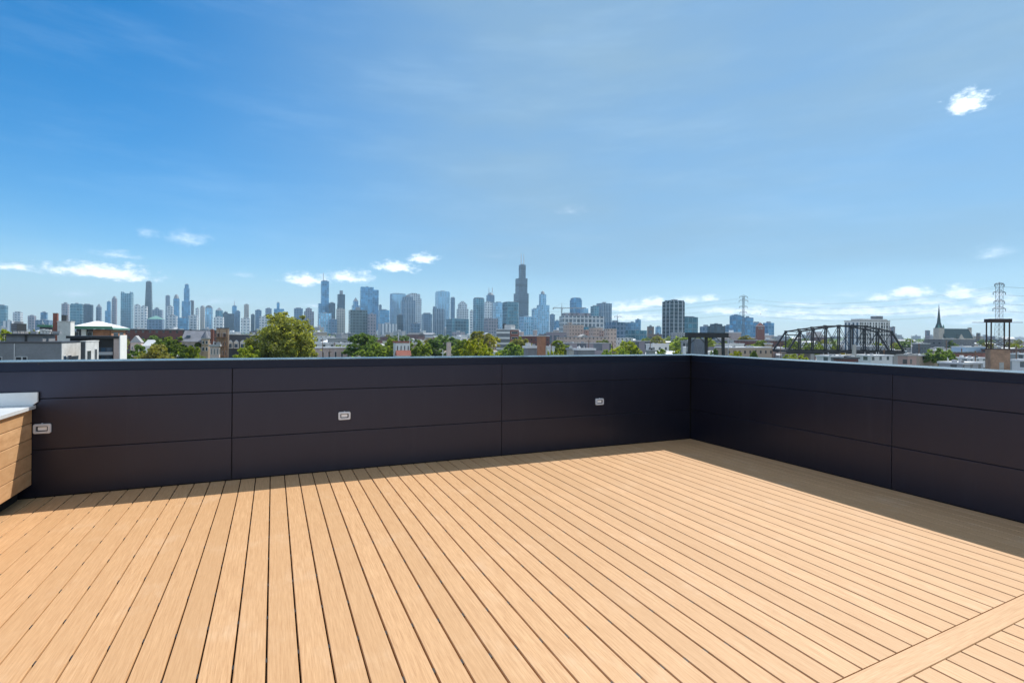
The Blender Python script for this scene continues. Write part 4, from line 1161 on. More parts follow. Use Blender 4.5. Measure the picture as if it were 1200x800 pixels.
# pale stone complex: several joined blocks
house('tall pale stone block left in the old stone complex', 660, 684, 380.5, 640, ST['stonel'], -20, .8, roofmat=M_conc, units=2)
house('brownish worn block at the left end of the old stone complex', 640, 664, 389, 560, ST['mauve'], -20, .8, roofmat=M_conc, units=1)
house('wide low pale block across the front of the old stone complex', 652, 712, 394.5, 470, ST['stonel'], -14, .35, roofmat=M_roofg, units=3)
house('pale block with square openings at the right end of the old stone complex', 708, 722.5, 385, 560, ST['stonel'], -22, .8, roofmat=M_conc)
house('second tall pale stone block right in the old stone complex', 690, 707, 384, 620, ST['stonel'], -22, .8, roofmat=M_conc, units=1)
house('small pale stone stair tower on the left rise of the old stone complex', 665, 670.5, 377.8, 655, ST['stonel'], -20, 1, roofmat=M_conc)
house('squat pale stone head between the two rises of the old stone complex', 684, 690, 386.2, 630, ST['pinkl'], -20, 1, roofmat=M_conc)
house('narrow pinkish brick block stepping up at the right of the old stone complex', 702, 708.5, 386.8, 600, ST['pinkl'], -20, 1, roofmat=M_conc)
house('pinkish gabled hall in front of the old stone complex', 676, 690, 391.5, 520, ST['pinkl'], -20, .8, roof='gabley', roofmat=M_conc, rh=3)
house('old weathered flat roofed terrace in front of the stone complex', 648, 716, 401.5, 330, ST['mauve'], -8, .25, roofmat=M_roofg, units=2)
house('near grey block with a dark left side below the stone complex', 672.5, 697, 408, 130, M_greyblk, -30, .5, roofmat=M_roofw)
house('pale grey low block left below the stone complex', 664, 673.5, 407.8, 150, M_conc, -10, .9, roofmat=M_roofg)
tower('broad white block with square windows under the crane', [(655.5,708,370.5)], 1250, 'gridw', yaw=8, asp=.4, cat='office building', name='office_building', pent=0, group=None)
tower('flat dark block rising just behind the broad white block under the crane', [(658,692.5,367)], 1330, 'mauve', yaw=8, asp=.5, cat='office building', name='office_building', pent=0, group=None)
house('dark teal low block in front of the white grid fronted block', 682, 698, 383, 900, ST['teal'], -10, .6, roofmat=M_roofd)
# tower crane
def crane(label, px, pytop, pyjib, pxl, pxr, Y):
    x = ray(px,pyjib)[0]*Y; t = thing('tower_crane', label, 'crane', (x,Y,GZ))
    zj, zt = Zat(px,pyjib,Y)-GZ, Zat(px,pytop,Y)-GZ
    xl, xr = ray(pxl,pyjib)[0]*Y-x, ray(pxr,pyjib)[0]*Y-x
    s = 1.2
    def lattice(mb, a, b, s, n, r):
        a, b = Vector(a), Vector(b); d = (b-a).normalized()
        u = d.orthogonal().normalized(); w = d.cross(u)
        cor = [(u*sx+w*sy)*s for sx,sy in ((1,1),(-1,1),(-1,-1),(1,-1))]
        for c in cor: mb.bar(a+c,b+c,r)
        for i in range(n):
            p, q = a.lerp(b,i/n), a.lerp(b,(i+1)/n)
            for k in range(4): mb.bar(p+cor[k], q+cor[(k+1)%4], r*.6)
    m = MB(); lattice(m,(0,0,0),(0,0,zj),s,30,.35); m.build('mast', M_steel, t)
    m = MB(); lattice(m,(0,0,zj+1),(xr,0,zj+1),.9,18,.3); m.build('jib', M_conc, t)
    m = MB(); lattice(m,(0,0,zj+1),(xl,0,zj+1),.9,8,.3); m.build('counter_jib', M_conc, t)
    MB().bar((0,0,zj),(0,0,zt),.8,6,r2=.3).build('tower_head', M_steel, t)
    MB().box(xl-.5,xl+3.5,-1.4,1.4,zj-2.5,zj+.05).build('counterweight', M_conc, t)
    MB().box(1.3,3.6,-1.2,1.2,zj-3.2,zj-.1).build('cab', M_frame, t)
    MB().bar((0,0,zt),(xr*.75,0,zj+2),.18).bar((0,0,zt),(xl*.9,0,zj+2),.18).build('tie', M_steel, t)
crane('pale tower crane with a long horizontal jib above the white grid block', 658.3, 355, 361.2, 647.8, 684, 1400)
crane('far small crane between the grey tower pair and the blue low row', 723.5, 368, 371, 720, 729, 2300)

# -- brick clock tower
def clock_tower():
    Y = 750; yaw = R(-15)
    cx, w, d = fit_rect(885.5, 896, 384, Y, 1, yaw)
    t = thing('clock_tower', 'red brick tower with a stepped pyramid cap, left of the truss bridge', 'tower', (cx,Y,GZ), yaw)
    ze = Zat(890,382.5,Y)-GZ; zr = Zat(890,377.5,Y)-GZ
    w0 = w*1.15
    MB().prism(rect(w0,w0),0,ze-10,top=rect(w,w)).prism(rect(w,w),ze-9.98,ze).build('shaft', M_brick, t)
    MB().box(-w*1.06,w*1.06,-w*1.06,w*1.06,ze+.003,ze+.9).build('cornice', M_offw, t)
    MB().cone(rect(w*.98,w*.98),ze+.903,(0,0,zr)).build('roof', M_brick, t)
    for sx in (-.35,.35):
        f = MB().box(sx*w-1,sx*w+1,-w-.35,-w-.02,ze-4,ze-1.2).build('window', M_frame, t); MB().box(sx*w-.7,sx*w+.7,-w-.4,-w-.353,ze-3.7,ze-1.5).build('pane', M_glass, f)
clock_tower()
# bird above it
def bird(px, py, Y, label):
    p = P(px,py,Y); t = thing('bird', label, 'bird', tuple(p))
    m = MB(); s = .9
    m.add([(-.28*s,0,0),(0,-.06*s,.07*s),(0,.06*s,.07*s),(0,-.05*s,-.07*s),(0,.05*s,-.07*s),(.34*s,0,-.03*s),(.2*s,-.04*s,0),(.2*s,.04*s,0)],
          [(0,1,3),(0,3,4),(0,4,2),(0,2,1),(1,6,3),(3,6,7),(3,7,4),(4,7,2),(2,7,6),(2,6,1),(6,5,7)])
    m.add([(-.1*s,-.05*s,.03*s),(.1*s,-.05*s,.03*s),(.06*s,-.65*s,.30*s),(-.02*s,-.35*s,.2*s),(-.1*s,-.05*s,.06*s),(.1*s,-.05*s,.06*s),(.06*s,-.65*s,.32*s),(-.02*s,-.35*s,.22*s)],
          [(0,1,2,3),(7,6,5,4),(0,4,5,1),(1,5,6,2),(2,6,7,3),(3,7,4,0)])
    m.add([(-.1*s,.05*s,.03*s),(.1*s,.05*s,.03*s),(.06*s,.65*s,.30*s),(-.02*s,.35*s,.2*s),(-.1*s,.05*s,.06*s),(.1*s,.05*s,.06*s),(.06*s,.65*s,.32*s),(-.02*s,.35*s,.22*s)],
          [(3,2,1,0),(4,5,6,7),(1,5,4,0),(2,6,5,1),(3,7,6,2),(0,4,7,3)])
    m.build('body', M_black, t)
bird(891.3, 368.2, 210, 'small dark bird in flight above the brick tower')

# -- lattice pylons
def pylon(label, px, pytop, Y, wpx, arms, base_w=2.4, n=16, taper=.5):
    x = ray(px,pytop)[0]*Y; t = thing('pylon', label, 'pylon', (x,Y,GZ))
    H = Zat(px,pytop,Y)-GZ
    w1 = wpx/F*Y/2; w0 = w1*base_w
    m = MB()
    def wd(z): return w0+(w1-w0)*min(1,z/(H*taper))
    zs = [H*i/n for i in range(n+1)]
    for sx,sy in ((1,1),(-1,1),(-1,-1),(1,-1)):
        for a,b in zip(zs[:-1],zs[1:]):
            m.bar((sx*wd(a),sy*wd(a),a),(sx*wd(b),sy*wd(b),b),.13)
    for a,b in zip(zs[:-1],zs[1:]):
        for (p,q) in (((1,1),(-1,1)),((-1,1),(-1,-1)),((-1,-1),(1,-1)),((1,-1),(1,1))):
            m.bar((p[0]*wd(a),p[1]*wd(a),a),(q[0]*wd(b),q[1]*wd(b),b),.055)
            m.bar((q[0]*wd(a),q[1]*wd(a),a),(p[0]*wd(b),p[1]*wd(b),b),.055)
            m.bar((p[0]*wd(b),p[1]*wd(b),b),(q[0]*wd(b),q[1]*wd(b),b),.055)
    m.build('lattice_mast', M_steel, t)
    tips = []
    for py_, half in arms:
        z = Zat(px,py_,Y)-GZ; L = half/F*Y
        am = MB()
        for s in (-1,1):
            am.bar((0,-w1*.8,z),(s*L,0,z),.26); am.bar((0,w1*.8,z),(s*L,0,z),.26); am.bar((0,0,z+L*.4),(s*L,0,z),.2)
            tips.append((py_, s, Vector((x+s*L,Y,GZ+z-2.0))))
        arm = am.build('crossarm', M_steel, t)
        for s in (-1,1):
            ins = MB()
            for k in range(5): ins.prism(ngon(8,.28,None,s*L,0), z-.3-k*.36, z-.08-k*.36)
            ins.bar((s*L,0,z),(s*L,0,z-2.0),.08); ins.build('insulator', M_greydk, arm)
    return t, tips
pA, tipA = pylon('thin lattice power pylon in front of the blue glass offices', 871.3, 346.8, 620, 1.7, [(347.5,4.6),(352.2,5.2),(359.2,4.6),(366,4.2)], 1.9)
pB, tipB = pylon('lattice power pylon rising behind the brick base with the steel frame', 1171.2, 331.5, 400, 4.6, [(333,5.6),(342.5,7.2),(353,6.2),(361.5,7.4)], 1.6)
GW = 'power lines between the two pylons'
def wire(label, a, b, sag, group):
    m = MB(); n = 22; pts = []
    for i in range(n+1):
        k = i/n; p = a.lerp(b,k); p.z -= sag*4*k*(1-k); pts.append(p)
    for p, q in zip(pts[:-1], pts[1:]): m.bar(p, q, .042, 5)
    o = m.build('power_line', M_wire); tag(o, label, 'power line', group); return o
lev = ['topmost','second','third','lowest']
for i in range(4):
    for s in (-1,1):
        a = [t_ for t_ in tipA if t_[1]==s][i][2]; b = [t_ for t_ in tipB if t_[1]==s][i][2]
        wire('%s power line between the two pylons, on their %s arms' % (lev[i], 'left' if s<0 else 'right'), a, b, 9.5-i*.6, GW)
        e = b + Vector((300, -70, 2)) 
        wire('%s power line going right from the %s arm of the near pylon' % (lev[i], 'left' if s<0 else 'right'), b, e, 6, 'power lines leaving the near pylon')
        e = a + Vector((-330, 330, 0))
        wire('%s power line going left from the %s arm of the thin pylon' % (lev[i], 'left' if s<0 else 'right'), a, e, 9, 'power lines leaving the thin pylon')

# -- steel truss bridge
def bridge():
    Yn, Yf = 236.0, 246.0
    t = thing('truss_bridge', 'black steel railway truss bridge with an arched top chord', 'bridge', (0,0,0))
    zb = Zat(990, 412.4, Yn)
    hs = [0,23.6,26.2,28.6,30.6,31,30.2,27.4,24,0]
    xn0, xn1 = ray(922.5,412)[0]*Yn, ray(1060,412)[0]*Yn
    k = len(hs)-1
    def truss(Y, x0, x1, nm):
        m = MB(); bt = []; tpn = []
        for i, h in enumerate(hs):
            x = x0+(x1-x0)*i/k
            bt.append(Vector((x,Y,zb))); tpn.append(Vector((x,Y,zb+h/F*Yn)))
        for i in range(k):
            m.bar(bt[i],bt[i+1],.46)
            if 0 < i < k-1: m.bar(tpn[i],tpn[i+1],.42)
        m.bar(bt[0],tpn[1],.45); m.bar(tpn[k-1],bt[k],.45)
        for i in range(1,k):
            m.bar(bt[i],tpn[i],.30)
        for i in range(1,k-1):
            m.bar(tpn[i],bt[i+1],.12); m.bar(bt[i],tpn[i+1],.12)
            a, b = bt[i].lerp(tpn[i],.55), bt[i+1].lerp(tpn[i+1],.55); m.bar(a,b,.10)
        # gusset plates
        for i in range(1,k):
            m.cbox(tpn[i],1.3,.5,1.0); m.cbox(bt[i],1.2,.5,.9)
        m.build(nm, M_rust, t); return bt, tpn
    sh = -6.9 
    b1, t1 = truss(Yn, xn0, xn1, 'truss'); b2, t2 = truss(Yf, ray(905.5,412)[0]*Yf, ray(1042.5,412)[0]*Yf, 'truss')
    m = MB()
    for i in range(1,k):
        m.bar(t1[i],t2[i],.22)
        if i < k-1: m.bar(t1[i],t2[i+1],.12)
    m.bar(t1[1]-Vector((0,0,1.6)),t2[1]-Vector((0,0,1.6)),.3); m.bar(t1[k-1]-Vector((0,0,1.6)),t2[k-1]-Vector((0,0,1.6)),.3)
    m.build('top_bracing', M_rust, t)
    m = MB()
    for i in range(k+1): m.bar(b1[i],b2[i],.4)
    m.prism([(b1[0].x,Yn+.6),(b1[-1].x,Yn+.6),(b2[-1].x,Yf-.6),(b2[0].x,Yf-.6)], zb+.3, zb+.7)
    m.prism([(b1[0].x,Yn+.4),(b1[-1].x,Yn+.4),(b1[-1].x,Yn+.6),(b1[0].x,Yn+.6)], zb-.9, zb+1.0)
    m.build('track_deck', M_rust, t)
    m = MB()
    for i in range(30):
        x = b1[0].x+(b1[-1].x-b1[0].x)*i/29; m.bar((x,Yn-.5,zb+.6),(x,Yn-.5,zb+1.9),.05)
    m.bar((b1[0].x,Yn-.5,zb+1.9),(b1[-1].x,Yn-.5,zb+1.9),.06); m.bar((b1[0].x,Yn-.5,zb+1.3),(b1[-1].x,Yn-.5,zb+1.3),.05)
    m.build('railing', M_rust, t)
    for px, w_ in ((973,1.1),(949,.9),(1050,2.8),(928,1.6)):
        x = ray(px,414)[0]*(Yn+3)
        MB().box(x-w_,x+w_,Yn+.8,Yf-.8,GZ,zb-.95).build('pier', M_conc, t)
bridge()
chimney_stack('pale concrete post rising in front of the truss bridge', 998.5, 1003.5, 404.5, 180, M_conc, name='concrete_post', cat='post', yaw=-5)

# -- black steel gantry near the corner
def gantry():
    Y = 150
    t = thing('steel_gantry', 'black steel gantry with a heavy top beam on three legs, above the parapet corner', 'gantry', (0,0,0))
    X = lambda px, y=Y: ray(px,400)[0]*y
    zt, zb = Zat(827,389.8,Y), Zat(827,394.3,Y)
    m = MB(); m.box(X(804.5),X(851.5),Y-1.4,Y+1.4,zb,zt)
    m.build('top_beam', M_rust, t)
    MB().box(X(801.8),X(853.2),Y-1.7,Y+1.7,zb-.25,zb-.005).build('beam_flange', M_rust, t)
    for px0, px1 in ((808.2,806.6),(827.6,827.6),(847.2,848.6)):
        MB().bar((X(px0),Y,zb-.255),(X(px1),Y,GZ),.50).build('leg', M_rust, t)
    m = MB()
    for px0, px1 in ((808.2,827.6),(827.6,847.2)):
        m.bar((X(px0),Y,zb-.3),(X(px0)+1.6,Y,zb-.3),.12); m.bar((X(px0),Y,zb-2.2),(X(px0)+1.9,Y,zb-.3),.12); m.bar((X(px1),Y,zb-2.2),(X(px1)-1.9,Y,zb-.3),.12)
    m.build('bracing', M_rust, t)
gantry()
def grey_shed():
    Y = 175
    cx, w, d = fit_rect(810, 827.2, 397, Y, .6, 0); H = Zat(818,397.5,Y)-GZ
    t = thing('control_cabin', 'grey panelled cabin with a V shaped brace under the black gantry', 'cabin', (cx,Y,GZ))
    MB().box(-w,w,-d,d,0,H).build('wall', plain('grey_blue_panel',(.17,.18,.22),.7,.2,.4), t)
    MB().box(-w*1.04,w*1.04,-d-.1,d+.1,H+.003,H+.3).build('roof', M_roofg, t)
    MB().bar((-w*.8,-d-.06,H*.97),(0,-d-.06,H*.55),.10).bar((w*.8,-d-.06,H*.97),(0,-d-.06,H*.55),.10).build('brace', M_steel, t)
grey_shed()
def tank():
    Y = 120; x = ray(802,406)[0]*Y; H = Zat(802,405.8,Y)-GZ
    t = thing('storage_tank', 'slim white vertical tank left of the black gantry', 'tank', (x,Y,GZ)); r = 2.0/F*Y
    MB().prism(ngon(18,r),0,H-.15).build('shell', M_white, t, smooth=False); MB().prism(ngon(18,r*1.04),H-.147,H,top=ngon(18,r*.7)).build('lid', M_roofw, t)
tank()

# -- brick base with steel frame
def frame_tower():
    Y = 120; yaw = R(-20)
    cx, w, d = fit_rect(1154.6, 1184, 410, Y, .65, yaw)
    t = thing('hoist_tower', 'weathered brick base carrying an open rusty steel frame and flat top', 'tower', (cx,Y,GZ), yaw)
    zb, zt = Zat(1169,409.5,Y)-GZ, Zat(1169,378.2,Y)-GZ; z2 = Zat(1169,373.6,Y)-GZ
    MB().box(-w,w,-d,d,0,zb).build('brick_base', M_mottled, t)
    MB().box(-w-.05,w+.05,-d-.05,d+.05,zb+.003,zb+.22).build('base_cap', M_rusty, t)
    for sx in (-1,1):
        for sy in (-1,1):
            MB().bar((sx*w*.92,sy*d*.9,zb+.224),(sx*w*.92,sy*d*.9,zt+.148),.15).build('post', M_rusty, t)
    m = MB()
    zm = zb+(zt-zb)*.45
    cor = [(-w*.92,-d*.9),(w*.92,-d*.9),(w*.92,d*.9),(-w*.92,d*.9)]
    for i in range(4):
        p, q = cor[i], cor[(i+1)%4]
        m.bar((*p,zm),(*q,zm),.07); m.bar((*p,zb+.3),(*q,zm),.05); m.bar((*q,zb+.3),(*p,zm),.05); m.bar((*p,zb+1.1),(*q,zb+1.1),.05)
    m.build('bracing', M_rusty, t)
    MB().box(-w*1.12,w*1.12,-d*1.15,d*1.15,zt+.15,z2).build('top_slab', M_rusty, t)
    L0, L1 = ray(1145.5,376)[0]*Y-cx, ray(1192,376)[0]*Y-cx
    MB().box(L0,L1,-.25,.25,zt+.05,zt+.147).build('hoist_beam', M_rusty, t)
    MB().box(w+.003,w+.06,-.6,.3,zb-2.4,zb-.9).build('door', M_wood, t)
    MB().box(-w*.1,w*.35,-d-.06,-d-.003,0,zb-2.9).build('sheet_patch', M_conc, t)
frame_tower()

# -- white apartment block behind the bridge
def white_flats():
    Y = 430; yaw = R(12)
    cx, w, d = fit_rect(989.5, 1043, 377, Y, .5, yaw)
    t = thing('apartment_building', 'white apartment block with dark vertical window strips behind the truss bridge', 'apartment building', (cx,Y,GZ), yaw)
    H = Zat(1016,376.6,Y)-GZ
    MB().box(-w,w,-d,d,0,H).build('wall', M_white, t)
    MB().box(-w-.2,w+.2,-d-.2,d+.2,H+.003,H+.5).build('parapet', M_conc, t)
    k = 0
    for fx, ww in ((-.93,.045),(-.80,.03),(-.64,.045),(-.47,.03),(-.30,.05),(-.1,.03),(.08,.05),(.28,.03),(.46,.06),(.62,.03),(.80,.05),(.94,.025)):
        x = fx*w; s = MB().box(x-ww*w,x+ww*w,-d-.12,-d-.003,1,H-1.2).build('window_strip', M_glass, t)
        b = MB()
        for q in range(9): b.box(x-ww*w*1.05,x+ww*w*1.05,-d-.2,-d-.123,2+q*3.2,3.0+q*3.2)
        b.build('spandrel', M_conc, s)
    for fy in (-.7,-.2,.35,.8):
        MB().box(-w-.12,-w-.003,fy*d-.1*d,fy*d+.1*d,1,H-1.2).build('window_strip', M_glassb, t)
    x0, x1 = ray(1000,371)[0]*Y-cx, ray(1038,371)[0]*Y-cx
    MB().box(x0,x1,-d*.6,d*.6,H+.503,Zat(1016,373.8,Y)-GZ).build('roof_storey', M_offw, t)
    x0 = ray(1025.5,370)[0]*Y-cx; x1 = ray(1034,370)[0]*Y-cx
    MB().box(x0,x1,-d*.4,d*.4,Zat(1016,373.8,Y)-GZ+.003,Zat(1030,370.3,Y)-GZ).build('lift_house', M_greyblk, t)
white_flats()
house('small mauve brick block right of the white apartment block', 1042, 1049, 383, 520, ST['mauve'], 0, 1, roofmat=M_roofd)
# -- church
def church():
    Y = 700; yaw = R(6)
    x0, x1 = ray(1100.5,390)[0]*Y, ray(1137,390)[0]*Y
    cx = (x0+x1)/2; t = thing('church', 'stone church with a tall green spire and a long dark slate roof', 'church', (cx,Y,GZ), yaw)
    L = (x1-x0)/2; d = 7
    ze, zr = Zat(1119,396.2,Y)-GZ, Zat(1119,385,Y)-GZ
    MB().box(-L,L,-d,d,0,ze).build('nave_wall', M_stone, t)
    MB().gable(-L+.1,L-1.2,-d-.6,d+.6,ze+.02,zr,'x').build('roof', M_slategr, t)
    m = MB(); m.prism([(L-1.1,-d-.4),(L+.4,-d-.4),(L+.4,d+.4),(L-1.1,d+.4)],ze+.02,zr+1,top=[(L-1.1,-.3),(L+.4,-.3),(L+.4,.3),(L-1.1,.3)]); m.build('gable_wall', M_stone, t)
    X = lambda px: ray(px,390)[0]*Y-cx
    MB().box(L+.45,L+2.4,-2,2,0,Zat(1138,383.6,Y)-GZ).build('end_turret', M_stone, t)
    tx, tw = X(1098.2), (X(1102.8)-X(1092.8))/2*.70
    zt = Zat(1098,384.2,Y)-GZ
    MB().box(tx-tw,tx+tw,-tw,tw,0,zt).build('tower', M_stone, t)
    MB().prism(ngon(8,tw*1.12,None,tx,0,off=math.pi/8),zt+.003,Zat(1098,378,Y)-GZ,top=ngon(8,tw*.55,None,tx,0,off=math.pi/8)).cone(ngon(8,tw*.55,None,tx,0,off=math.pi/8),Zat(1098,378,Y)-GZ+.01,(tx,0,Zat(1097,355.8,Y)-GZ)).build('spire', M_slategr, t)
    for sx in (-1,1):
        MB().cone(rect(.9,.9,tx+sx*tw*.85,-tw*.85),zt+.003,(tx+sx*tw*.85,-tw*.85,zt+5)).build('pinnacle', M_copper, t)
    gx = X(1118); gw = 4.6
    MB().box(gx-gw,gx+gw,-d-3.5,-d-.01,0,ze-2).build('transept_wall', M_stone, t)
    m = MB(); m.prism([(gx-gw,-d-3.6),(gx+gw,-d-3.6),(gx+gw,-d-3.0),(gx-gw,-d-3.0)],ze-1.98,ze+5.5,top=[(gx-.1,-d-3.6),(gx+.1,-d-3.6),(gx+.1,-d-3.0),(gx-.1,-d-3.0)]); m.build('transept_gable', M_stone, t)
    MB().gable(gx-gw-.3,gx+gw+.3,-d-2.9,-d+4,ze-1.97,ze+5.3,'y').build('transept_roof', M_slategr, t)
    for i in range(5):
        x = -L+3+i*(2*L-8)/4.0
        if abs(x-gx) < gw+1.2: continue
        MB().box(x-.8,x+.8,-d-.1,-d-.003,ze-7,ze-1.8).build('window', M_glass, t)
church()
house('long dark brick apartment row with pale gables below the church', 1083, 1142, 397, 470, ST['darkl'], 4, .25, roofmat=M_conc, units=2)
house('grey brick block left of the long dark apartment row', 1069, 1090, 402, 400, ST['darkl'], 2, .5, roofmat=M_roofw)
house('low pale blue clad warehouse right of the round tree', 1115, 1156, 405.7, 300, plain('pale_blue_cladding',(.42,.55,.68),.6,.12,.2), 6, .3, roofmat=M_roofw, name='warehouse', cat='warehouse', win=(5,1,.25,.8,.2))
house('long dark red brick shed in front of the pale blue warehouse', 1104, 1156, 412.3, 250, M_brick, 6, .12, roofmat=M_roofd, name='warehouse', cat='warehouse')
house('small grey stone block left of the church tower', 1084, 1090, 387, 900, ST['mauve'], 4, 1, roofmat=M_roofg)
house('brown chimneyed far block right of the church', 1144, 1149, 390, 900, ST['brown'], 4, 1, roofmat=M_roofg)
# -- warehouses on the flat land at the right
WHS = [
 ('white arched roof warehouse right of the black gantry', 848, 872, 402.3, 330, 'whitel', M_roofw, 6, .4),
 ('long brown brick works with a grey roof behind the bridge end', 860, 930, 398.5, 470, 'brickl', M_roofg, -4, .25),
 ('wide beige warehouse with a white roof below the thin pylon', 838, 905, 406.2, 260, 'tanl', M_roofw, -3, .3),
 ('small cream cube building left of the truss bridge end', 896, 905, 402, 300, 'tanl', M_roofw, 5, 1),
 ('low brick shed under the left end of the bridge', 885, 925, 407.5, 330, 'pinkl', M_roofw, 2, .3),
 ('white flat shed beneath the middle of the bridge', 957, 1000, 416, 175, 'whitel', M_roofw, 4, .4),
 ('white sided long shed below the right half of the bridge', 1003, 1046, 415.5, 190, 'whitel', M_roofw, 3, .4),
 ('low rust red shed in front of the white sheds under the bridge', 977, 1006, 418.5, 150, 'brickl', M_roofd, 4, .3),
 ('brown flat building at the right end of the bridge', 1052, 1074, 415, 170, 'pinkl', M_conc, 6, .6),
 ('long cream shed with a white roof right of the bridge', 1062, 1100, 415, 205, 'tanl', M_roofw, 6, .35),
 ('white flat roofed shed below the darker green tree', 1100, 1152, 423.5, 140, 'greyl', M_roofw, 8, .5),
 ('wide white roofed shed between the church tree and the brick base', 1118, 1157, 418.5, 190, 'whitel', M_roofw, 8, .4),
 ('grey roofed shed right of the brick base', 1184, 1215, 414, 230, 'greyl', M_roofw, 8, .6),
 ('white block shed at the right edge of the photo', 1186, 1216, 421, 150, 'whitel', M_roofw, 8, .6),
 ('dark sheds row behind the brick base', 1150, 1215, 408.5, 300, 'brickl', M_roofd, 6, .2),
 ('low white works seen through the middle of the bridge', 942, 975, 403, 380, 'whitel', M_roofw, 3, .4),
 ('grey works seen through the right half of the bridge', 1000, 1040, 405, 340, 'greyl', M_roofw, 3, .4),
 ('flat white shed left of the tank', 757, 784, 402.5, 300, 'whitel', M_roofw, -8, .5),
 ('brown grey row of houses below the teal glass block', 728, 762, 399.5, 380, 'mauve', M_roofg, -8, .35),
 ('small grey shed in front of the far rounded tree', 757, 768, 410, 165, 'greyl', M_roofg, -6, .6),
 ('pale rubble coloured block at the foot of the tall pier fronted tower', 786, 803, 389.5, 700, 'greyl', M_roofw, -10, .7),
 ('white row of low houses right of the stone complex', 722, 742, 395.8, 480, 'whitel', M_roofw, -8, .5),
 ('grey blank shed left under the black gantry', 798, 811, 399, 230, 'greyl', M_roofg, 0, .7),
]
for lab, a, b, p, Y, sty, rm, yw, asp in WHS:
    house(lab, a, b, p, Y, ST[sty], yw, asp, roofmat=rm, name='warehouse', cat='warehouse', over=.3, units=2, group='low sheds and works on the flat land')

# ---------------------------------------------------------------- low-rise neighbourhood between the deck and the towers
LAND = [(20,'the leftmost teal slab'),(60,'the brick chimney stack'),(100,'the broad teal slabs'),(150,'the twin turret tower'),(175,'the dark tapering tower'),(218,'the broad shouldered blue tower'),
        (245,'the dark arched crown'),(287,'the slim beige tower'),(335,'the big tree'),(380,'the spired glass tower'),(420,'the dark grid block'),(465,'the arched panel tower'),(487,'the grey stepped tower'),(515,'the ribbed tower'),
        (542,'the battlement topped tower'),(562,'the teal grid tower'),(600,'the dark teal tower'),(614,'the tallest black tower'),(637,'the domed shaft tower'),(658,'the crane'),(705,'the grey tower pair'),(745,'the low teal block'),
        (789,'the tall pier fronted tower'),(840,'the stacked dark mid rise'),(871,'the thin pylon'),(900,'the brick tower'),(950,'the left half of the bridge'),(1016,'the white apartment block'),(1065,'the gap left of the church'),(1098,'the church spire'),(1125,'the church roof'),(1171,'the near pylon'),(1195,'the right edge of the photo')]
def side(px):
    l = min(LAND, key=lambda l: abs(l[0]-px)); return '%s of %s' % ('left' if px < l[0] else 'right', l[1])
def landmark(px): return min(LAND, key=lambda l: abs(l[0]-px))[1]
LOWM = [('white','whitel',M_roofw),('grey','greyl',M_roofg),('red brick','brickl',M_roofd),('tan brick','tanl',M_roofw),('pinkish','pinkl',M_roofw),('dark','darkl',M_roofg),('pale stone','stonel',M_roofw),('weathered','mauve',M_roofg)]
PROTO = []
for nm, sty, rm in LOWM:
    for shp in range(2):
        wl = MB().box(-1,1,-1,1,0,.93); w_ = wl.build('wall', ST[sty])
        if shp == 0:
            r = MB().box(-1.02,1.02,-1.02,1.02,.932,1.0); r.box(-.3,.2,-.3,.3,1.002,1.22)
        else:
            r = MB().gable(-1.05,1.05,-1.05,1.05,.932,1.28,'x')
        r_ = r.build('roof', rm)
        PROTO.append((nm, shp, w_, r_))
fr = random.Random(21)
seen_lab = {}
def low(px, pbase, wm, dm, hm, k, yaw, far):
    nm, shp, w_, r_ = PROTO[k]
    Y = (CZ-GZ)*F/max(2.0, (pbase-(YH+RO*(px-600))))
    x = ray(px, pbase)[0]*Y
    t = empty('low_building', (x,Y,GZ), R(yaw))
    # facade bays are in metres of the building: bake the size into a private copy of the mesh
    for src in (w_, r_):
        me = src.data.copy()
        me.transform(Matrix.Diagonal((wm, dm, hm, 1)))
        o = bpy.data.objects.new(src.name.split('.')[0], me); COL.objects.link(o); o.parent = t
    roofs = 'flat roofed' if shp == 0 else 'gable roofed'
    lab = '%s %s %s building, low and %s' % (far, nm, roofs, side(px))
    tag(t, lab, 'building', 'low-rise buildings in front of the skyline')
    return t
def far_word(Y): return 'distant' if Y > 1100 else ('midway' if Y > 600 else ('nearer' if Y > 400 else 'near'))
rows = [(2600,30,(14,30),(8,20),(18,42)), (1900,44,(12,28),(8,18),(12,28)), (1350,46,(9,22),(7,14),(7,16)), (950,44,(8,18),(6,12),(5,10)), (680,40,(6,15),(6,11),(4,8)), (500,34,(6,13),(5,10),(3.5,6.5)), (370,34,(5,11),(4,8),(3.5,5.5)), (285,26,(4,9),(3,6),(3,5))]
FILL = []
for Yr, n, wr, dr, hr in rows:
    for i in range(n):
        px = -15 + 1230*(i+fr.uniform(.1,.9))/n
        Y = Yr*fr.uniform(.85,1.17)
        pb = YH+RO*(px-600) + (CZ-GZ)*F/Y
        k = fr.choice([0,0,2,2,4,6,8,10,12,14,1,5,7,3])
        if Yr > 1500 and k % 2: k -= 1
        FILL.append((px, pb, fr.uniform(*wr), fr.uniform(*dr), fr.uniform(*hr), k, -25+fr.uniform(-6,6), far_word(Y)))
for i, a in enumerate(FILL):
    if i in DROP: continue
    low(*a)
for nm, shp, w_, r_ in PROTO:
    bpy.data.objects.remove(w_); bpy.data.objects.remove(r_)
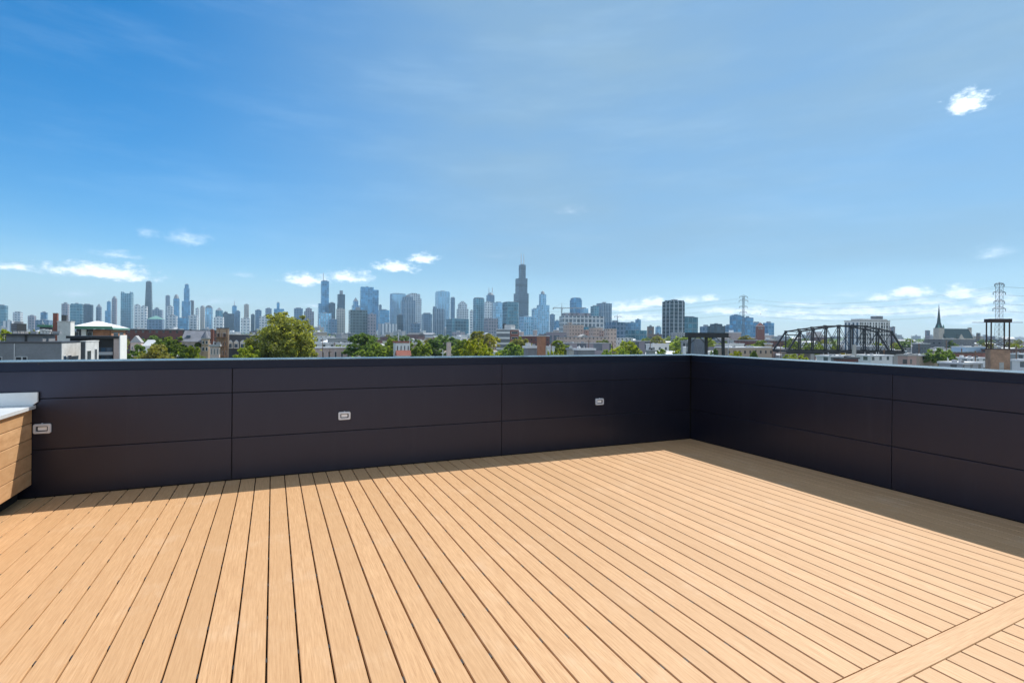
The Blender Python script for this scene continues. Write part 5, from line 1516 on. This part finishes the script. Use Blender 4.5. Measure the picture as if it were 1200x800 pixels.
# far street trees, copies of a few grown ones
KN = {'oak':'olive','dark':'dark green','mid':'mid green','lime':'lime green','yellow':'yellowing'}
ti = 0
for Yr, n in ((1700,26),(1150,30),(820,30),(600,30),(430,28),(330,24),(255,16)):
    for i in range(n):
        px = -10 + 1220*(i+fr.uniform(.05,.95))/n
        Y = Yr*fr.uniform(.85,1.15); h = fr.uniform(8,15); k = fr.choice(['oak','dark','mid','mid','lime','yellow']); v = fr.randint(0,1)
        rad = h*fr.uniform(.36,.55); rz_ = fr.uniform(0,6.28)
        ti += 1
        if ti in TDROP or (Y < 400 and px > 1030): continue
        x = ray(px, 395)[0]*Y
        t = empty('street_tree', (x,Y,GZ), rz_)
        tag(t, '%s %s tree among low roofs, %s' % (far_word(Y), KN[k], side(px)), 'tree', 'street trees among the low roofs')
        me, tm = TREEM[(k,v)]
        c = bpy.data.objects.new('crown', me); COL.objects.link(c); c.parent = t; c.scale = (rad*1.2,rad*1.2,h*.52); c.location = (0,0,h*.56)
        c2 = bpy.data.objects.new('trunk', tm); COL.objects.link(c2); c2.parent = t; c2.scale = (rad*.6,rad*.6,h*.5)
PL = [(392, 401, 240), (441, 392, 330), (574, 399, 240), (646, 402, 200), (690, 398, 260), (718, 401, 230), (762, 400, 260), (915, 401, 240), (1047, 400, 260), (1077, 402, 240), (1109, 399, 300), (1127, 408, 210), (1143, 411, 180), (1191, 406, 200), (263, 398, 140), (508, 394, 240), (905, 404, 210), (1036, 409, 200)]
for px, pt, Y in PL:
    x = ray(px,pt)[0]*Y; H = Zat(px,pt,Y)-GZ
    t = tag(empty('utility_pole', (x,Y,GZ), rnd.uniform(-.4,.9)), 'thin utility pole among the low roofs, just %s' % side(px), 'pole', 'utility poles among the low roofs')
    MB().bar((0,0,0),(0,0,H),.19,8,r2=.15).build('pole', M_wood, t)
    MB().box(-.9,.9,-.06,.06,H-.8,H-.65).build('crossarm', M_wood, t)
# wooded belt far out, reads as one mass
def belt():
    r = random.Random(5); vs, fs = [], []
    for c in range(2600):
        Y = r.uniform(1500, 5200); px = r.uniform(-60, 1260)
        x = ray(px,395)[0]*Y; hgt = r.uniform(6,13)
        for _ in range(9):
            o = Vector((x+r.gauss(0,7), Y+r.gauss(0,7), GZ+abs(r.gauss(.45,.28))*hgt)); s = r.uniform(1.8,4.2)
            n = Vector((r.gauss(0,1), r.gauss(0,1)-.4, r.gauss(.5,.8))).normalized(); t_ = n.orthogonal().normalized(); b = n.cross(t_)
            k = len(vs); vs += [o-t_*s,o-b*s*.6,o+t_*s,o+b*s*.6]; fs.append((k,k+1,k+2,k+3))
    me = bpy.data.meshes.new('distant_woods'); me.from_pydata([tuple(v) for v in vs],[],fs); me.materials.append(L_dark)
    o = bpy.data.objects.new('distant_woods', me); COL.objects.link(o); tag(o, kind='stuff')
belt()
# ================================================================ GROUND, HAZE, SKY, SUN, CAMERA
gm_ = MB(); gm_.add([(-7000,-400,GZ),(7000,-400,GZ),(7000,8200,GZ),(-7000,8200,GZ)], [(0,1,2,3)])
tag(gm_.build('ground', M_ground), kind='structure')
hz = MB().box(-7200, 7200, -500, 8400, GZ-1, 560).build('haze', [])
hm = bpy.data.materials.new('air'); hm.use_nodes = True
for n in list(hm.node_tree.nodes):
    if n.type == 'BSDF_PRINCIPLED': hm.node_tree.nodes.remove(n)
pv = hm.node_tree.nodes.new('ShaderNodeVolumePrincipled')
pv.inputs['Color'].default_value = HAZECOL; pv.inputs['Density'].default_value = HAZE
pv.inputs['Anisotropy'].default_value = .2
hm.node_tree.links.new(pv.outputs[0], hm.node_tree.nodes['Material Output'].inputs['Volume'])
hz.data.materials.append(hm); tag(hz, kind='stuff')

SUN_H = math.atan2(.625, .772)                 # to the right of the view axis
SUN_EL = R(52.0)
W = bpy.data.worlds.new('World'); S.world = W; W.use_nodes = True
nt = W.node_tree
for n in list(nt.nodes): nt.nodes.remove(n)
out = N(nt, 'ShaderNodeOutputWorld'); bg = N(nt, 'ShaderNodeBackground')
sky = N(nt, 'ShaderNodeTexSky'); sky.sky_type = 'NISHITA'; sky.sun_disc = False
sky.sun_elevation = SUN_EL; sky.sun_rotation = SUN_H
sky.altitude = 200; sky.air_density = SKY[0]; sky.dust_density = SKY[1]; sky.ozone_density = SKY[2]
hs = N(nt, 'ShaderNodeHueSaturation'); hs.inputs['Saturation'].default_value = SKYSAT; hs.inputs['Hue'].default_value = SKYHUE
nt.links.new(sky.outputs[0], hs.inputs['Color'])
gam = N(nt, 'ShaderNodeGamma'); gam.inputs[1].default_value = 1.0
# ---- clouds, placed by compass bearing and elevation so they hold from any viewpoint
d = N(nt, 'ShaderNodeTexCoord').outputs['Generated']
sp = N(nt, 'ShaderNodeSeparateXYZ'); nt.links.new(d, sp.inputs[0])
az = math_n(nt, 'ARCTAN2', sp.outputs[0], sp.outputs[1])
el = math_n(nt, 'ARCSINE', sp.outputs[2])
cv = N(nt, 'ShaderNodeCombineXYZ'); nt.links.new(az, cv.inputs[0]); nt.links.new(math_n(nt,'MULTIPLY',el,1.7), cv.inputs[1])
w1 = N(nt, 'ShaderNodeTexNoise'); w1.inputs['Scale'].default_value = 28; w1.inputs['Detail'].default_value = 5; w1.inputs['Roughness'].default_value=.6
nt.links.new(cv.outputs[0], w1.inputs['Vector'])
sw = N(nt, 'ShaderNodeSeparateColor'); nt.links.new(w1.outputs['Color'], sw.inputs[0])
azw = math_n(nt, 'ADD', az, math_n(nt, 'MULTIPLY', math_n(nt, 'SUBTRACT', sw.outputs[0], .5), .045))
elw = math_n(nt, 'ADD', el, math_n(nt, 'MULTIPLY', math_n(nt, 'SUBTRACT', sw.outputs[1], .5), .018))
fb = noise(nt, cv.outputs[0], 70, 6, .62); fb2 = noise(nt, cv.outputs[0], 16, 5, .6)
CL = [(1131,120,25,14,1.2),(14,313,34,6,.75),(122,317,60,11,1.15),(135,298,28,5,.4),(85,343,26,6,.35),
      (176,271,12,8,.35),(217,278,26,11,.4),(357,326,24,9,1.0),(405,323,28,9,.85),(465,312,22,8,1.0),(497,302,17,7,.9),(283,322,16,4,.3),
      (668,246,18,7,.2),(738,358,32,7,.95),(766,353,17,7,1.1),(808,350,16,5,.7),(833,349,12,5,.8),(846,363,34,6,.85),(885,362,24,7,.9),
      (1068,340,24,9,1.0),(1127,341,22,9,1.0),(1033,348,20,6,.8),(1160,348,30,9,.8),(1010,363,90,8,.8),(1120,362,90,10,.85),(1090,352,40,6,.7),(960,372,60,6,.6),(1150,375,70,6,.6),
      (740,370,60,7,.7),(940,356,40,5,.55),(930,366,60,7,.7),(700,362,30,5,.5),(1165,294,26,9,.35),(585,300,30,4,.12),(250,352,70,6,.3),(372,357,24,4,.5),(990,345,26,4,.3),(1180,372,60,7,.5)]
tex = math_n(nt, 'ADD', math_n(nt, 'MULTIPLY', math_n(nt, 'SUBTRACT', fb, .46), 1.5), math_n(nt, 'MULTIPLY', math_n(nt, 'SUBTRACT', fb2, .48), .7))
acc = None
for px, py, wx, wy, st in CL:
    a, b = ray(px, py)
    A = math.atan(a); E_ = math.atan(b/math.sqrt(1+a*a))
    sx = 1.3*wx/F*math.cos(A)**2; sy = 1.35*wy/F*math.cos(A)*math.cos(E_)
    dx = math_n(nt, 'MULTIPLY', math_n(nt, 'SUBTRACT', azw, A), 1/sx)
    dy0 = math_n(nt, 'MULTIPLY', math_n(nt, 'SUBTRACT', elw, E_-sy*.25), 1/sy)
    # flat undersides: the lower half falls off twice as fast
    dy = math_n(nt, 'MAXIMUM', dy0, math_n(nt, 'MULTIPLY', dy0, -1.9))
    q = math_n(nt, 'ADD', math_n(nt, 'MULTIPLY', dx, dx), math_n(nt, 'MULTIPLY', dy, dy))
    e = math_n(nt, 'ADD', math_n(nt, 'SUBTRACT', 1.0, math_n(nt, 'SQRT', q)), tex)
    e = math_n(nt, 'MULTIPLY', math_n(nt, 'MAXIMUM', e, 0.0), st)
    acc = e if acc is None else math_n(nt, 'MAXIMUM', acc, e)
dens = acc
al = maprange(nt, dens, .0, .72, 0, 1, True)
# thin high veil, stretched
veil = noise(nt, cv.outputs[0], 1.0, 5, .62, (3.0, 9.0, 3.0))
va = maprange(nt, veil, .42, .85, 0, .10, True)
va = math_n(nt, 'MULTIPLY', va, maprange(nt, el, -.02, .10, 0, 1, True))
soft = maprange(nt, dens, .2, .9, 0, 1, True)
ccol = mixc(nt, soft, (6.2,7.6,8.8), (10.2,10.5,10.7))
# thin even cirrostratus sheet, thickening from the left of the view to the right
sh = math_n(nt, 'MULTIPLY', maprange(nt, az, -.72, .05, 0, VEIL, True), maprange(nt, noise(nt, cv.outputs[0], 1.0, 4, .55, (1.6,3.5,2)), .3, .7, .75, 1.1))
sh = math_n(nt, 'MULTIPLY', sh, maprange(nt, el, .0, .16, .35, 1, True))
base = mixc(nt, sh, hs.outputs[0], VEILCOL)
base = mixc(nt, va, base, (6.0,7.8,9.2))
base = mixc(nt, maprange(nt, el, .0, .13, .62, 0, True), base, LOWAIR)
fin = mixc(nt, math_n(nt, 'MULTIPLY', al, .95), base, ccol)
# unseen bright cloud cover added behind the camera to lift the shadow fill
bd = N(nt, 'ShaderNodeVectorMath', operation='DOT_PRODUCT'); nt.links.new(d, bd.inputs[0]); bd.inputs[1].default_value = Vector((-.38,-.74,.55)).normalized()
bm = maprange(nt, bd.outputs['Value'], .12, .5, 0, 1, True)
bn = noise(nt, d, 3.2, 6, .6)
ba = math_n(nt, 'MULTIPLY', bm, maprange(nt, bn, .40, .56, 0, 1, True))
fin = mixc(nt, math_n(nt, 'MULTIPLY', ba, BACKFILL), fin, mixc(nt, maprange(nt, bn, .5, .7), (11.5,12.0,12.6), (14.5,14.4,14.2)))
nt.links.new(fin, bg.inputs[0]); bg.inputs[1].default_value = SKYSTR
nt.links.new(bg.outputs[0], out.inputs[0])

sl = bpy.data.lights.new('sun', 'SUN'); sl.energy = SUNSTR; sl.angle = R(.53); sl.color = (1.0,.955,.88)
so = bpy.data.objects.new('sun', sl); COL.objects.link(so)
sd = Vector((math.sin(SUN_H)*math.cos(SUN_EL), math.cos(SUN_H)*math.cos(SUN_EL), math.sin(SUN_EL)))
so.rotation_euler = sd.to_track_quat('Z', 'Y').to_euler(); so.location = (20, 20, 40)

cam = bpy.data.cameras.new('camera'); co = bpy.data.objects.new('camera', cam); COL.objects.link(co)
cam.sensor_width = 36; cam.sensor_fit = 'HORIZONTAL'; cam.lens = F/1200*36
cam.shift_y = (YH-400)/1200
cam.clip_start = .05; cam.clip_end = 30000
co.matrix_world = Matrix.Translation((0,0,CZ)) @ Matrix.Rotation(R(90),4,'X') @ Matrix.Rotation(RO,4,'Z')
S.camera = co
S.view_settings.view_transform = 'Standard'; S.view_settings.look = 'None'
S.view_settings.gamma = 1.0; S.view_settings.use_curve_mapping = False
S.view_settings.exposure = EXPO
S.cycles.max_bounces = 6; S.cycles.diffuse_bounces = 3; S.cycles.glossy_bounces = 3; S.cycles.transmission_bounces = 3
S.cycles.volume_bounces = 0; S.cycles.transparent_max_bounces = 4
S.cycles.use_denoising = True
S.cycles.sample_clamp_indirect = 6
